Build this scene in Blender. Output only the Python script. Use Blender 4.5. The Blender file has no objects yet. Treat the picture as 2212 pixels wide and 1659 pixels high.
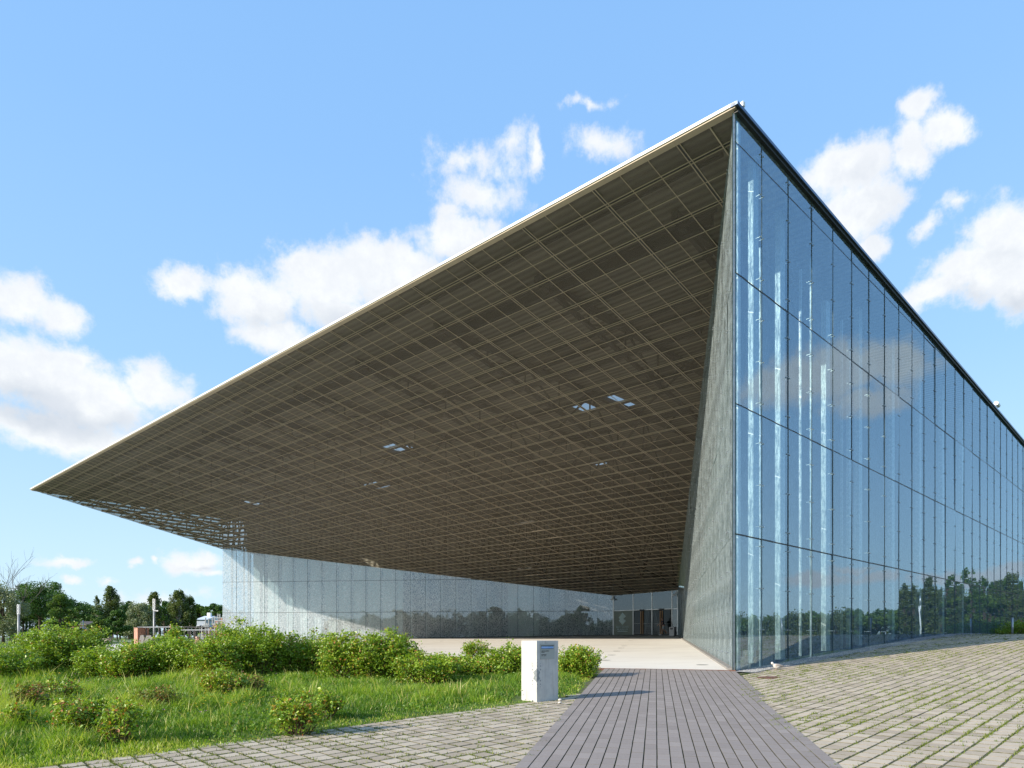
import bpy, math, random
import numpy as np
from mathutils import Vector, Matrix

# ------------------------------------------------------------------ camera, sky, sun
SC = bpy.context.scene
COL = SC.collection
EYE = 1.64
F = 1706.7
R = math.radians
cd = bpy.data.cameras.new('camera'); cam = bpy.data.objects.new('camera', cd); COL.objects.link(cam)
cam.location = (0, 0, EYE); cam.rotation_euler = (R(90), 0, 0)
cd.sensor_width = 36; cd.lens = 24.0; cd.shift_y = 633 / 2560; cd.clip_end = 4000; cd.clip_start = 0.1
SC.camera = cam
SUN_AZ = R(28.5)       # direction the light travels, measured from +X towards +Y
SUN_EL = math.atan(0.44)
sd = bpy.data.lights.new('sun', 'SUN'); sun = bpy.data.objects.new('sun', sd); COL.objects.link(sun)
sd.energy = 4.5; sd.angle = R(0.5); sd.color = (1.0, 0.91, 0.77)
ldir = Vector((math.cos(SUN_AZ) * math.cos(SUN_EL), math.sin(SUN_AZ) * math.cos(SUN_EL), -math.sin(SUN_EL)))
sun.rotation_euler = ldir.to_track_quat('-Z', 'Y').to_euler()
SC.view_settings.view_transform = 'Standard'; SC.view_settings.look = 'None'
SC.view_settings.exposure = 0.68; SC.view_settings.gamma = 1.0
cy = SC.cycles
cy.use_denoising = True
cy.max_bounces = 8; cy.diffuse_bounces = 3; cy.glossy_bounces = 4; cy.transmission_bounces = 4
cy.transparent_max_bounces = 14; cy.caustics_reflective = False; cy.caustics_refractive = False
cy.sample_clamp_indirect = 6

W = bpy.data.worlds.new('World'); SC.world = W; W.use_nodes = True
nt = W.node_tree; nt.nodes.clear()

class NT:
    """small helper to write node maths compactly"""
    def __init__(s, tree): s.t = tree
    def n(s, typ, **kw):
        nd = s.t.nodes.new(typ)
        for k, v in kw.items():
            if k == 'inp':
                for kk, vv in v.items():
                    if hasattr(vv, 'links') or hasattr(vv, 'is_output'): s.t.links.new(vv, nd.inputs[kk])
                    else: nd.inputs[kk].default_value = vv
            else: setattr(nd, k, v)
        return nd
    def m(s, op, a, b=None, c=None, clamp=False):
        nd = s.t.nodes.new('ShaderNodeMath'); nd.operation = op; nd.use_clamp = clamp
        for i, v in enumerate((a, b, c)):
            if v is None: continue
            if hasattr(v, 'is_output'): s.t.links.new(v, nd.inputs[i])
            else: nd.inputs[i].default_value = v
        return nd.outputs[0]
    def vm(s, op, a, b=None):
        nd = s.t.nodes.new('ShaderNodeVectorMath'); nd.operation = op
        for i, v in enumerate((a, b)):
            if v is None: continue
            if hasattr(v, 'is_output'): s.t.links.new(v, nd.inputs[i])
            else: nd.inputs[i].default_value = v
        return nd.outputs['Value'] if op in ('LENGTH', 'DOT_PRODUCT', 'DISTANCE') else nd.outputs[0]
    def ss(s, v, a, b, x=0.0, y=1.0):
        nd = s.t.nodes.new('ShaderNodeMapRange'); nd.interpolation_type = 'SMOOTHSTEP'
        s.t.links.new(v, nd.inputs[0])
        for i, q in enumerate((a, b, x, y)): nd.inputs[i + 1].default_value = q
        return nd.outputs[0]
    def mix(s, f, a, b, blend='MIX'):
        nd = s.t.nodes.new('ShaderNodeMix'); nd.data_type = 'RGBA'; nd.blend_type = blend
        for i, v in ((0, f), (6, a), (7, b)):
            if hasattr(v, 'is_output'): s.t.links.new(v, nd.inputs[i])
            else: nd.inputs[i].default_value = v if i == 0 else (*v[:3], 1)
        return nd.outputs[2]
    def noise(s, vec, scale, detail=3, rough=.5, dim='3D', dist=0.0):
        nd = s.t.nodes.new('ShaderNodeTexNoise'); nd.noise_dimensions = dim
        if vec is not None: s.t.links.new(vec, nd.inputs['Vector'])
        nd.inputs['Scale'].default_value = scale; nd.inputs['Detail'].default_value = detail
        nd.inputs['Roughness'].default_value = rough; nd.inputs['Distortion'].default_value = dist
        return nd.outputs[0]

w = NT(nt)
def dirpix(px, py):
    X = (px - 1280) / F; Z = (1593 - py) / F
    return X, 1.0, Z
def azel(d):
    return math.atan2(d[0], d[1]), math.atan2(d[2], math.hypot(d[0], d[1]))
NF = (0.697, -0.717)
def mirror(d):
    k = d[0] * NF[0] + d[1] * NF[1]
    return d[0] - 2 * k * NF[0], d[1] - 2 * k * NF[1], d[2]
# cloud masses: x, y, half width, half height (2212 wide picture units -> directions), strength
CL = [(60,800,150,95,1),(190,850,170,88,1),(330,830,95,60,.9),(110,925,190,58,.95),(150,770,70,45,.9),
 (35,640,85,62,.85),(120,672,68,48,.75),
 (400,602,66,34,.75),(500,610,70,45,.9),(560,650,110,75,1),(590,725,95,48,.95),(700,610,125,85,1),(840,570,130,70,1),
 (990,520,110,58,.95),(640,560,60,48,.7),(760,690,150,60,.9),(900,620,150,70,1),
 (1000,345,60,34,.36),(1035,425,85,50,.5),(1147,335,24,56,.6),(1095,305,40,40,.36),(1070,365,60,50,.35),(980,465,50,26,.4),
 (1308,322,60,34,.5),(1275,233,42,12,.32),
 (1995,235,50,50,.78),(2050,285,78,52,.92),(1960,300,50,50,.75),(1830,365,110,66,1),(1850,450,95,85,1),(1880,530,45,45,.7),(1960,350,60,40,.8),
 (2160,520,90,95,1),(2085,600,100,72,1),(2190,610,90,100,1),(2010,645,60,40,.8),(2060,445,52,20,.45),(2000,492,25,25,.45),
 (430,1212,72,27,.8),(150,1214,62,12,.65),(292,1213,18,10,.6),(346,1209,13,10,.6),(163,1246,26,9,.6),(240,1253,20,6,.4),(470,1237,40,10,.5),(90,1275,60,10,.3),(340,1290,100,14,.3)]
GR = [(60,850,150,50,.7),(560,690,70,30,.4),(1000,560,100,30,.4),(1850,380,70,30,.3),(2150,560,60,30,.3),(90,890,190,60,.9),(230,900,130,40,.5),(740,700,130,50,.55),(610,690,90,40,.35),(880,650,110,50,.4),(1890,460,60,80,.3),(2190,660,90,45,.7),(2080,650,70,30,.4),(450,1222,50,10,.5),(50,690,80,20,.3)]
CLR = [(1820,800,210,60,1),(1700,815,110,45,.8),(1950,780,90,60,.9),(1880,860,120,32,.7),
 (2110,1250,90,18,.9),(2040,1248,60,14,.8),(1900,1245,80,16,.7),(1780,1248,90,14,.7),(2190,1225,50,16,.8),(1850,1225,60,10,.6),(2160,1240,70,20,.8)]
def blob(px, py, rx, ry, refl=False):
    k = 2560 / 2212
    d0 = dirpix(px * k, py * k); d1 = dirpix((px + rx) * k, py * k); d2 = dirpix(px * k, (py - ry) * k)
    if refl: d0, d1, d2 = mirror(d0), mirror(d1), mirror(d2)
    a0, e0 = azel(d0); a1, _ = azel(d1); _, e2 = azel(d2)
    return a0, e0, abs(a1 - a0), abs(e2 - e0)
tc = w.n('ShaderNodeTexCoord').outputs['Generated']
sx = w.n('ShaderNodeSeparateXYZ', inp={0: tc})
az = w.m('ARCTAN2', sx.outputs[0], sx.outputs[1]); el = w.m('ARCSINE', sx.outputs[2])
P = w.n('ShaderNodeCombineXYZ', inp={0: az, 1: el}).outputs[0]
n1 = w.n('ShaderNodeTexNoise', inp={'Vector': P, 'Scale': 9.0, 'Detail': 6.0, 'Roughness': .62})
warp = w.vm('MULTIPLY', w.vm('SUBTRACT', n1.outputs['Color'], (.5, .5, .5)), (.10, .07, 0))
PW = w.vm('ADD', P, warp)
def field(lst, extra, pos):
    acc = None
    for q, refl in [(q, False) for q in lst] + [(q, True) for q in extra]:
        a, e, ra, re = blob(*q[:4], refl)
        ln = w.vm('LENGTH', w.vm('MULTIPLY', w.vm('SUBTRACT', pos, (a, e, 0)), (1 / ra, 1 / re, 0)))
        v = w.m('MULTIPLY_ADD', ln, -q[4], q[4])
        acc = v if acc is None else w.m('SMOOTH_MAX', acc, v, .12)
    return acc
fld = field(CL, CLR, PW)
fb = w.noise(P, 30, 9, .68)
fb2 = w.noise(P, 7, 5, .6)
dens = w.m('ADD', w.m('ADD', fld, w.m('MULTIPLY', w.m('SUBTRACT', fb, .5), 1.35)), w.m('MULTIPLY', w.m('SUBTRACT', fb2, .5), .55))
mask = w.ss(dens, -.22, .46)
# scattered background cumulus over the rest of the sky (behind the camera, seen only in reflections)
back = w.ss(w.m('ADD', w.m('ABSOLUTE', az), 0), 1.45, 1.9)
bk = w.m('MULTIPLY', w.ss(w.noise(P, 3.2, 7, .6), .5, .66), back)
mask = w.m('MAXIMUM', mask, bk)
gfl = w.ss(w.m('ADD', field(GR, [], PW), w.m('MULTIPLY', w.m('SUBTRACT', fb, .5), .5)), -.1, .7)
sky = w.n('ShaderNodeTexSky', sky_type='NISHITA', sun_disc=False)
sky.sun_elevation = SUN_EL
sdx, sdy = -ldir.x, -ldir.y
sky.sun_rotation = math.atan2(sdx, sdy)
sky.altitude = 50; sky.air_density = 1.0; sky.dust_density = .6; sky.ozone_density = 1.2
skyc = w.mix(1.0, sky.outputs[0], (2.0, 2.1, 2.0), 'MULTIPLY')
gr_ = w.n('ShaderNodeValToRGB', inp={0: el}); ce = gr_.color_ramp.elements
ce[0].position = 0.0; ce[0].color = (.61, .82, 1, 1); ce[1].position = .95; ce[1].color = (.25, .52, .97, 1)
for p_, c_ in ((.12, (.54, .78, 1, 1)), (.35, (.375, .66, 1, 1)), (.6, (.30, .58, 1, 1))): e_ = ce.new(p_); e_.color = c_
grad = w.mix(1.0, gr_.outputs[0], (5.15, 5.15, 5.25), 'MULTIPLY')
skyc = w.mix(.90, skyc, grad)
cc = w.mix(gfl, (5.35, 5.45, 5.5), (3.5, 3.8, 4.2))
cc = w.mix(w.ss(w.m('ADD', w.m('MULTIPLY', fb, .6), w.m('MULTIPLY', fb2, .4)), .38, .62, 0, .55), cc, (4.25, 4.45, 4.8))
final = w.mix(w.m('MULTIPLY', mask, .96), skyc, cc)
bg = w.n('ShaderNodeBackground', inp={'Color': final, 'Strength': .12})
out = w.n('ShaderNodeOutputWorld', inp={0: bg.outputs[0]})
W.cycles.sampling_method = 'MANUAL'; W.cycles.sample_map_resolution = 512

# ------------------------------------------------------------------ helpers
rnd = random.Random(7)
rs = np.random.RandomState(11)
def sst(a, b, x):
    t = np.clip((np.asarray(x, float) - a) / (b - a), 0, 1); return t * t * (3 - 2 * t)
C0 = np.array([5.97, 18.27]); U = np.array([.717, .697]); V = np.array([-.741, .672])
DET = U[0] * V[1] - V[0] * U[1]
def ab(x, y):
    dx = np.asarray(x, float) - C0[0]; dy = np.asarray(y, float) - C0[1]
    return (V[1] * dx - V[0] * dy) / DET, (-U[1] * dx + U[0] * dy) / DET
def xy(a, b): return C0[0] + a * U[0] + b * V[0], C0[1] + a * U[1] + b * V[1]
def p3(a, b, h): x, y = xy(a, b); return (x, y, h + EYE)
def smin(a, b, k): h = np.clip(.5 + .5 * (b - a) / k, 0, 1); return b * (1 - h) + a * h - k * h * (1 - h)
def xp(y): return 3.42 + .222 * (np.asarray(y, float) - 7.14)      # right edge of the path
def xl(y): return .02 + .199 * (np.asarray(y, float) - 7.14)       # left edge of the path
def plaza(x, y): return .324 + .018 * np.asarray(y, float) + .0182 * np.asarray(x, float)
def G(x, y):
    x = np.asarray(x, float); y = np.asarray(y, float)
    a, b = ab(x, y)
    left = smin(.0381 * y, .80 + 0 * y, .08) + .42 * sst(60, 110, y)
    e = .05 * np.maximum(0, x - xp(y))
    right = smin(.0381 * np.minimum(y, 60) + e, 1.80 + 0 * y, .3)
    far = np.maximum(sst(38, 70, x), sst(42, 80, y))
    right = right * (1 - far) + 1.05 * far
    z = np.where((b > 1.0) & (a > -1), left, right)
    z = np.where((b > 1.0) & (a <= -1), smin(.0381 * y, .80 + 0 * y, .08) + .42 * sst(60, 110, y), z)
    z = np.where(y < 0, .0381 * np.maximum(y, -20) + e * 1.0, z) if z.ndim else z
    return z
def px2g(px, py):
    y = EYE * F / (py - 1528); return (px - 1280) / F * y, y
def atx(px, y): return (px - 1280) / F * y
def hpx(py, y): return EYE + (1593 - py) / F * y

def meshobj(name, V_, F_, mat, parent=None, smooth=False, attr=None, loc=None):
    me = bpy.data.meshes.new(name)
    if isinstance(V_, np.ndarray) and isinstance(F_, np.ndarray):
        nv, (nf, k) = len(V_), F_.shape
        me.vertices.add(nv); me.vertices.foreach_set('co', V_.astype(np.float32).ravel())
        me.loops.add(nf * k); me.loops.foreach_set('vertex_index', F_.astype(np.int32).ravel())
        me.polygons.add(nf); me.polygons.foreach_set('loop_start', np.arange(0, nf * k, k, dtype=np.int32))
        me.polygons.foreach_set('loop_total', np.full(nf, k, dtype=np.int32))
        me.update(calc_edges=True)
    else:
        me.from_pydata([tuple(map(float, v)) for v in V_], [], [tuple(f) for f in F_]); me.update()
    if attr is not None:
        at = me.attributes.new('var', 'FLOAT', 'FACE'); at.data.foreach_set('value', np.asarray(attr, np.float32))
    me.polygons.foreach_set('use_smooth', np.full(len(me.polygons), bool(smooth)))
    if mat is not None: me.materials.append(mat)
    o = bpy.data.objects.new(name, me); COL.objects.link(o)
    if parent is not None: o.parent = parent
    if loc is not None: o.location = loc
    return o

class MB:
    def __init__(s): s.v = []; s.f = []; s.a = []
    def add(s, v, f, a=0.5):
        n = len(s.v); s.v += [tuple(q) for q in v]; s.f += [tuple(i + n for i in q) for q in f]; s.a += [a] * len(f); return s
    def hexa(s, pts, a=.5):   # 4 bottom, 4 top
        return s.add(pts, [(3, 2, 1, 0), (4, 5, 6, 7), (0, 1, 5, 4), (1, 2, 6, 5), (2, 3, 7, 6), (3, 0, 4, 7)], a)
    def box(s, c, d, rot=0, a=.5):
        cx, cy_, cz = c; hx, hy, hz_ = d[0] / 2, d[1] / 2, d[2] / 2; cr, sr = math.cos(rot), math.sin(rot)
        q = [(-hx, -hy), (hx, -hy), (hx, hy), (-hx, hy)]
        q = [(cx + x * cr - y * sr, cy_ + x * sr + y * cr) for x, y in q]
        return s.hexa([(x, y, cz - hz_) for x, y in q] + [(x, y, cz + hz_) for x, y in q], a)
    def bar(s, p, q, w_, h_, up=(0, 0, 1), a=.5):
        p, q = Vector(p), Vector(q); d = (q - p).normalized(); up = Vector(up)
        if abs(d.dot(up)) > .98: up = Vector((1, 0, 0))
        sd_ = d.cross(up).normalized() * (w_ / 2); u2 = sd_.cross(d).normalized() * (h_ / 2)
        return s.hexa([p - sd_ - u2, p + sd_ - u2, q + sd_ - u2, q - sd_ - u2, p - sd_ + u2, p + sd_ + u2, q + sd_ + u2, q - sd_ + u2], a)
    def tube(s, pts, rad, n=8, a=.5, cap=True):
        pts = [Vector(p) for p in pts]
        if not hasattr(rad, '__len__'): rad = [rad] * len(pts)
        v = []; f = []
        for i, p in enumerate(pts):
            d = (pts[min(i + 1, len(pts) - 1)] - pts[max(i - 1, 0)]).normalized()
            up = Vector((0, 0, 1)) if abs(d.z) < .95 else Vector((1, 0, 0))
            x = d.cross(up).normalized(); y = x.cross(d)
            for k in range(n):
                t = 2 * math.pi * k / n; v.append(p + (x * math.cos(t) + y * math.sin(t)) * rad[i])
        for i in range(len(pts) - 1):
            for k in range(n):
                f.append((i * n + k, i * n + (k + 1) % n, (i + 1) * n + (k + 1) % n, (i + 1) * n + k))
        if cap: f.append(tuple(range(n))[::-1]); f.append(tuple((len(pts) - 1) * n + k for k in range(n)))
        return s.add(v, f, a)
    def prism(s, poly, p0, ex, ey, th, a=.5):   # flat polygon extruded along the normal
        p0, ex, ey = Vector(p0), Vector(ex), Vector(ey); nn = ex.cross(ey).normalized() * th; n = len(poly)
        v = [p0 + ex * x + ey * y for x, y in poly] + [p0 + ex * x + ey * y + nn for x, y in poly]
        f = [tuple(range(n))[::-1], tuple(range(n, 2 * n))] + [(i, (i + 1) % n, (i + 1) % n + n, i + n) for i in range(n)]
        return s.add(v, f, a)
    def loft(s, rings, a=.5):
        n = len(rings[0]); v = [p for r in rings for p in r]; f = []
        for i in range(len(rings) - 1):
            for k in range(n): f.append((i * n + k, i * n + (k + 1) % n, (i + 1) * n + (k + 1) % n, (i + 1) * n + k))
        f.append(tuple(range(n))[::-1]); f.append(tuple((len(rings) - 1) * n + k for k in range(n)))
        return s.add(v, f, a)
    def build(s, name, mat, parent=None, smooth=False, loc=None):
        v = s.v
        if loc is not None: v = [(q[0] - loc[0], q[1] - loc[1], q[2] - loc[2]) for q in v]
        return meshobj(name, v, s.f, mat, parent, smooth, s.a, loc)

def tag(o, label=None, cat=None, group=None, kind=None):
    if label: o['label'] = label
    if cat: o['category'] = cat
    if group: o['group'] = group
    if kind: o['kind'] = kind
    return o
def thing(name, label, cat, loc=(0, 0, 0), rz=0, group=None):
    o = bpy.data.objects.new(name, None); COL.objects.link(o); o.location = loc; o.rotation_euler = (0, 0, rz)
    o.empty_display_size = .2
    return tag(o, label, cat, group)
def copy_tree(o, parent=None):
    c = o.copy(); COL.objects.link(c)
    if parent is not None: c.parent = parent
    for ch in list(o.children): copy_tree(ch, c)
    return c

# ------------------------------------------------------------------ materials
def mat(name):
    m = bpy.data.materials.new(name); m.use_nodes = True; t = m.node_tree; t.nodes.clear()
    return m, NT(t)
def fin(t, sh): t.n('ShaderNodeOutputMaterial', inp={0: sh})
def pbr(t, col, rough=.7, metal=0, bump=None, bstr=.3, bdist=.01, spec=.5, **kw):
    p = t.n('ShaderNodeBsdfPrincipled', inp={'Roughness': rough, 'Metallic': metal, 'Specular IOR Level': spec})
    if hasattr(col, 'is_output'): t.t.links.new(col, p.inputs['Base Color'])
    else: p.inputs['Base Color'].default_value = (*col, 1)
    if bump is not None:
        b = t.n('ShaderNodeBump', inp={'Height': bump, 'Strength': bstr, 'Distance': bdist}); t.t.links.new(b.outputs[0], p.inputs['Normal'])
    return p.outputs[0]
def simple(name, c1, c2=None, scale=8, rough=.7, metal=0, bstr=.15, detail=5, spec=.5, stretch=None, rng=(.3, .7), bdist=.01):
    m, t = mat(name)
    pos = t.n('ShaderNodeTexCoord').outputs['Object']
    if stretch: pos = t.vm('MULTIPLY', pos, stretch)
    nz = t.noise(pos, scale, detail, .6)
    col = t.mix(t.ss(nz, *rng), c1, c2 or tuple(q * .7 for q in c1))
    fin(t, pbr(t, col, rough, metal, nz, bstr, bdist, spec)); return m
def attrmat(name, stops, rough=.6, trans=.0, spec=.3, nscale=None, bs=.2):
    """colour picked per face by the attribute var; optional light through thin leaves"""
    m, t = mat(name)
    at = t.n('ShaderNodeAttribute', attribute_name='var').outputs['Fac']
    if nscale:
        nz = t.noise(t.n('ShaderNodeTexCoord').outputs['Object'], nscale, 5, .65)
        at2 = t.m('ADD', at, t.m('MULTIPLY', t.m('SUBTRACT', nz, .5), .5))
    else: at2 = at; nz = None
    r = t.n('ShaderNodeValToRGB', inp={0: at2}); cr = r.color_ramp
    while len(cr.elements) < len(stops): cr.elements.new(.5)
    for e, (p, c) in zip(cr.elements, stops): e.position = p; e.color = (*c, 1)
    sh = pbr(t, r.outputs[0], rough, 0, nz, bs, .006, spec)
    if trans:
        tr = t.n('ShaderNodeBsdfTranslucent', inp={'Color': t.mix(1.0, r.outputs[0], (1.3, 1.35, .6), 'MULTIPLY')}).outputs[0]
        sh = t.n('ShaderNodeMixShader', inp={0: trans, 1: sh, 2: tr}).outputs[0]
    fin(t, sh); return m

M = {}
M['steel'] = simple('galvanised_steel', (.50, .52, .53), (.34, .36, .38), 9, .38, .7, .1)
M['galv'] = simple('galvanised_column_steel', (.62, .66, .68), (.40, .46, .50), 7, .45, .25, .1, rng=(.35, .62))
M['railpost'] = simple('dark_grey_post', (.10, .095, .09), (.07, .065, .06), 8, .7)
M['mast'] = simple('mast_grey', (.34, .36, .38), (.28, .30, .32), 4, .5, .2)
M['dark'] = simple('dark_metal', (.02, .024, .026), (.03, .03, .03), 10, .5, .3)
M['darkgreen'] = simple('glass_edge', (.012, .045, .043), (.01, .03, .03), 10, .3)
M['white'] = simple('white_metal', (.80, .81, .82), (.74, .75, .77), 3, .4, 0, .03)
M['brownm'] = simple('bronze_frame', (.42, .355, .26), (.37, .31, .23), 2, .55, .1, .03)
M['beam'] = simple('dark_beam', (.035, .033, .028), (.024, .024, .02), 3, .6)
M['rust'] = simple('rusty_iron', (.17, .075, .05), (.10, .045, .03), 18, .8)
M['wood'] = simple('oak_handle', (.42, .24, .11), (.32, .17, .07), 14, .45, stretch=(6, 6, .6))
M['concrete_d'] = simple('rough_concrete', (.30, .28, .26), (.20, .19, .175), 5, .9, 0, .4)
M['bin'] = simple('bin_metal', (.42, .41, .41), (.38, .38, .38), 6, .5, .3, .03)
M['roofing'] = simple('roof_membrane', (.28, .29, .30), (.24, .25, .26), 2, .8)
M['stone'] = simple('pale_stone', (.62, .58, .52), (.45, .42, .38), 30, .8)
M['bark'] = simple('bark', (.10, .075, .055), (.055, .042, .03), 6, .9, 0, .6, stretch=(1, 1, .3))
M['birchbark'] = simple('birch_bark', (.55, .53, .48), (.12, .11, .10), 5, .8, 0, .3, stretch=(.6, .6, 2))
M['deadwood'] = simple('dead_wood', (.15, .13, .11), (.09, .08, .07), 6, .9)
M['twig'] = simple('twigs', (.15, .09, .05), (.09, .06, .035), 9, .9)

# concrete pillar with rain streaks
m, t = mat('board_marked_concrete'); M['pillar'] = m
pos = t.n('ShaderNodeTexCoord').outputs['Object']
nz = t.noise(pos, 5, 6, .6); st = t.noise(t.vm('MULTIPLY', pos, (22, 22, 1.2)), 1, 4, .6)
col = t.mix(t.ss(nz, .3, .7), (.58, .56, .52), (.47, .46, .44))
col = t.mix(t.ss(st, .52, .75, 0, .55), col, (.27, .22, .18))
fine = t.noise(pos, 90, 3, .7)
col = t.mix(t.ss(fine, .55, .75, 0, .4), col, (.28, .27, .26))
fin(t, pbr(t, col, .85, 0, fine, .35, .004))

# plaza floor
m, t = mat('plaza_concrete'); M['plaza'] = m
pos = t.n('ShaderNodeTexCoord').outputs['Object']
nz = t.noise(pos, .35, 6, .6); n2 = t.noise(t.vm('MULTIPLY', pos, (.25, 1.2, 1)), 1.3, 5, .6)
col = t.mix(t.ss(nz, .35, .7), (.76, .72, .66), (.68, .64, .585))
col = t.mix(t.ss(n2, .5, .72, 0, .5), col, (.60, .55, .49))
sp = t.noise(pos, 14, 4, .7); col = t.mix(t.ss(sp, .62, .8, 0, .4), col, (.38, .35, .31))
fin(t, pbr(t, col, .7, 0, sp, .1))

# brick
def brickmat(name, c1, c2, mortar, scale=4.0):
    m, t = mat(name)
    pos = t.n('ShaderNodeTexCoord').outputs['Object']
    s_ = t.n('ShaderNodeSeparateXYZ', inp={0: pos})
    v = t.n('ShaderNodeCombineXYZ', inp={0: t.m('ADD', s_.outputs[0], s_.outputs[1]), 1: s_.outputs[2]}).outputs[0]
    b = t.n('ShaderNodeTexBrick', inp={'Vector': v, 'Color1': (*c1, 1), 'Color2': (*c2, 1), 'Mortar': (*mortar, 1), 'Scale': scale, 'Mortar Size': .03})
    nz = t.noise(pos, 6, 5, .7)
    col = t.mix(t.ss(nz, .45, .75, 0, .6), b.outputs[0], tuple(q * .45 for q in c1))
    fin(t, pbr(t, col, .9, 0, b.outputs[1], -.4, .02)); return m
M['brick'] = brickmat('old_brick', (.50, .21, .13), (.40, .16, .10), (.45, .38, .32))
M['brickdark'] = brickmat('weathered_brick', (.30, .15, .11), (.22, .12, .09), (.22, .19, .17))

# blocks
M['paver'] = attrmat('concrete_paver', [(0, (.075, .075, .035)), (.25, (.32, .265, .20)), (.6, (.415, .35, .27)), (1, (.48, .41, .32))], .9, nscale=14, bs=.2)
M['plank'] = attrmat('path_paver', [(0, (.12, .11, .07)), (.2, (.185, .157, .143)), (.4, (.238, .205, .188)), (.7, (.27, .234, .215)), (1, (.31, .27, .248))], .85, nscale=26, bs=.15)
# ground: soil and turf with patches
m, t = mat('turf_soil'); M['ground'] = m
pos = t.n('ShaderNodeTexCoord').outputs['Object']
nz = t.noise(pos, .25, 6, .6); n2 = t.noise(pos, 7, 6, .7)
col = t.mix(t.ss(nz, .3, .7), (.085, .145, .022), (.135, .175, .035))
col = t.mix(t.ss(n2, .4, .75, 0, .8), col, (.05, .075, .015))
fin(t, pbr(t, col, .95, 0, n2, .8, .05))
m, t = mat('joint_soil'); M['joint'] = m
pos = t.n('ShaderNodeTexCoord').outputs['Object']
n2 = t.noise(pos, 3, 6, .7); n3 = t.noise(pos, 30, 4, .7)
col = t.mix(t.ss(n2, .40, .60), (.085, .075, .05), (.11, .14, .03)); col = t.mix(t.ss(n3, .5, .7, 0, .6), col, (.04, .04, .02))
fin(t, pbr(t, col, .95, 0, n3, .7, .02))
m, t = mat('grey_gravel'); M['gravel'] = m
pos = t.n('ShaderNodeTexCoord').outputs['Object']
vo = t.n('ShaderNodeTexVoronoi', inp={'Vector': pos, 'Scale': 38.0})
col = t.mix(t.m('MULTIPLY', vo.outputs['Distance'], 1.2, clamp=True), (.40, .40, .40), (.18, .18, .19))
col = t.mix(t.m('MULTIPLY', t.n('ShaderNodeSeparateColor', inp={0: vo.outputs['Color']}).outputs[0], .5), col, (.28, .28, .30))
fin(t, pbr(t, col, .9, 0, vo.outputs['Distance'], -1.0, .03))

# fritted glass: a printed light fibre pattern on clear glass with a reflective coating
def glass(name, frit=.35, fcol=(.62, .66, .66), scale=(30, 30, 9), cover=(.42, .62), tint=(.72, .86, .86), ior=2.2, rough=.0, wave=.0, base=0.0, gtint=(.72, .86, 1)):
    m, t = mat(name)
    pos = t.n('ShaderNodeTexCoord').outputs['Object']
    nz = t.noise(t.vm('MULTIPLY', pos, scale), 1, 4, .65, dist=1.2)
    big = t.noise(t.vm('MULTIPLY', pos, (.9, .9, .25)), 1, 3, .5)
    fm = t.m('MULTIPLY', t.ss(nz, *cover), frit)
    fm = t.m('ADD', t.m('MULTIPLY', fm, t.ss(big, .3, .7, .8, 1.1)), base, clamp=True)
    tr = t.n('ShaderNodeBsdfTransparent', inp={'Color': (*tint, 1)}).outputs[0]
    df = t.n('ShaderNodeBsdfDiffuse', inp={'Color': (*fcol, 1)}).outputs[0]
    tl = t.n('ShaderNodeBsdfTranslucent', inp={'Color': (*[q * .9 for q in fcol], 1)}).outputs[0]
    df = t.n('ShaderNodeMixShader', inp={0: .3, 1: df, 2: tl}).outputs[0]
    body = t.n('ShaderNodeMixShader', inp={0: fm, 1: tr, 2: df}).outputs[0]
    rn = t.n('ShaderNodeBump', inp={'Height': t.noise(pos, .8, 2, .5), 'Strength': wave, 'Distance': .02}).outputs[0] if wave else None
    gl = t.n('ShaderNodeBsdfGlossy', inp={'Roughness': rough, 'Color': (*gtint, 1)})
    if rn: t.t.links.new(rn, gl.inputs['Normal'])
    fr = t.n('ShaderNodeFresnel', inp={'IOR': ior}).outputs[0]
    # back faces: same reflectance as the front
    gmt = t.n('ShaderNodeNewGeometry')
    fr2 = t.n('ShaderNodeFresnel', inp={'IOR': 1 / ior}).outputs[0]
    frr = t.m('ADD', t.m('MULTIPLY', fr, t.m('SUBTRACT', 1, gmt.outputs['Backfacing'])), t.m('MULTIPLY', t.m('MULTIPLY', gmt.outputs['Backfacing'], 1), .15))
    fin(t, t.n('ShaderNodeMixShader', inp={0: frr, 1: body, 2: gl.outputs[0]}).outputs[0]); return m
M['glassR'] = glass('side_facade_glass', .45, (.27, .38, .47), (30, 30, 5), (.44, .58), (.68, .80, .84), 3.4, 0, .10, 0, (.69, .86, 1.0))
M['glassL'] = glass('court_wall_glass', .56, (.86, .92, .96), (13, 13, 7), (.36, .62), (.72, .85, .90), 2.2, 0, .15, .14)
M['glassS'] = glass('side_court_glass', .74, (.46, .53, .545), (24, 24, 1.8), (.42, .58), (.6, .72, .72), 2.0, .02, .15, .12)
M['glassE'] = glass('entrance_glass', .18, (.5, .58, .6), (11, 11, 6), (.5, .62), (.62, .76, .78), 1.9, 0, .15)
M['glassD'] = glass('door_glass', .0, (.5, .5, .5), (9, 9, 6), (.5, .6), (.72, .8, .8), 1.35, 0, .1)

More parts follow.
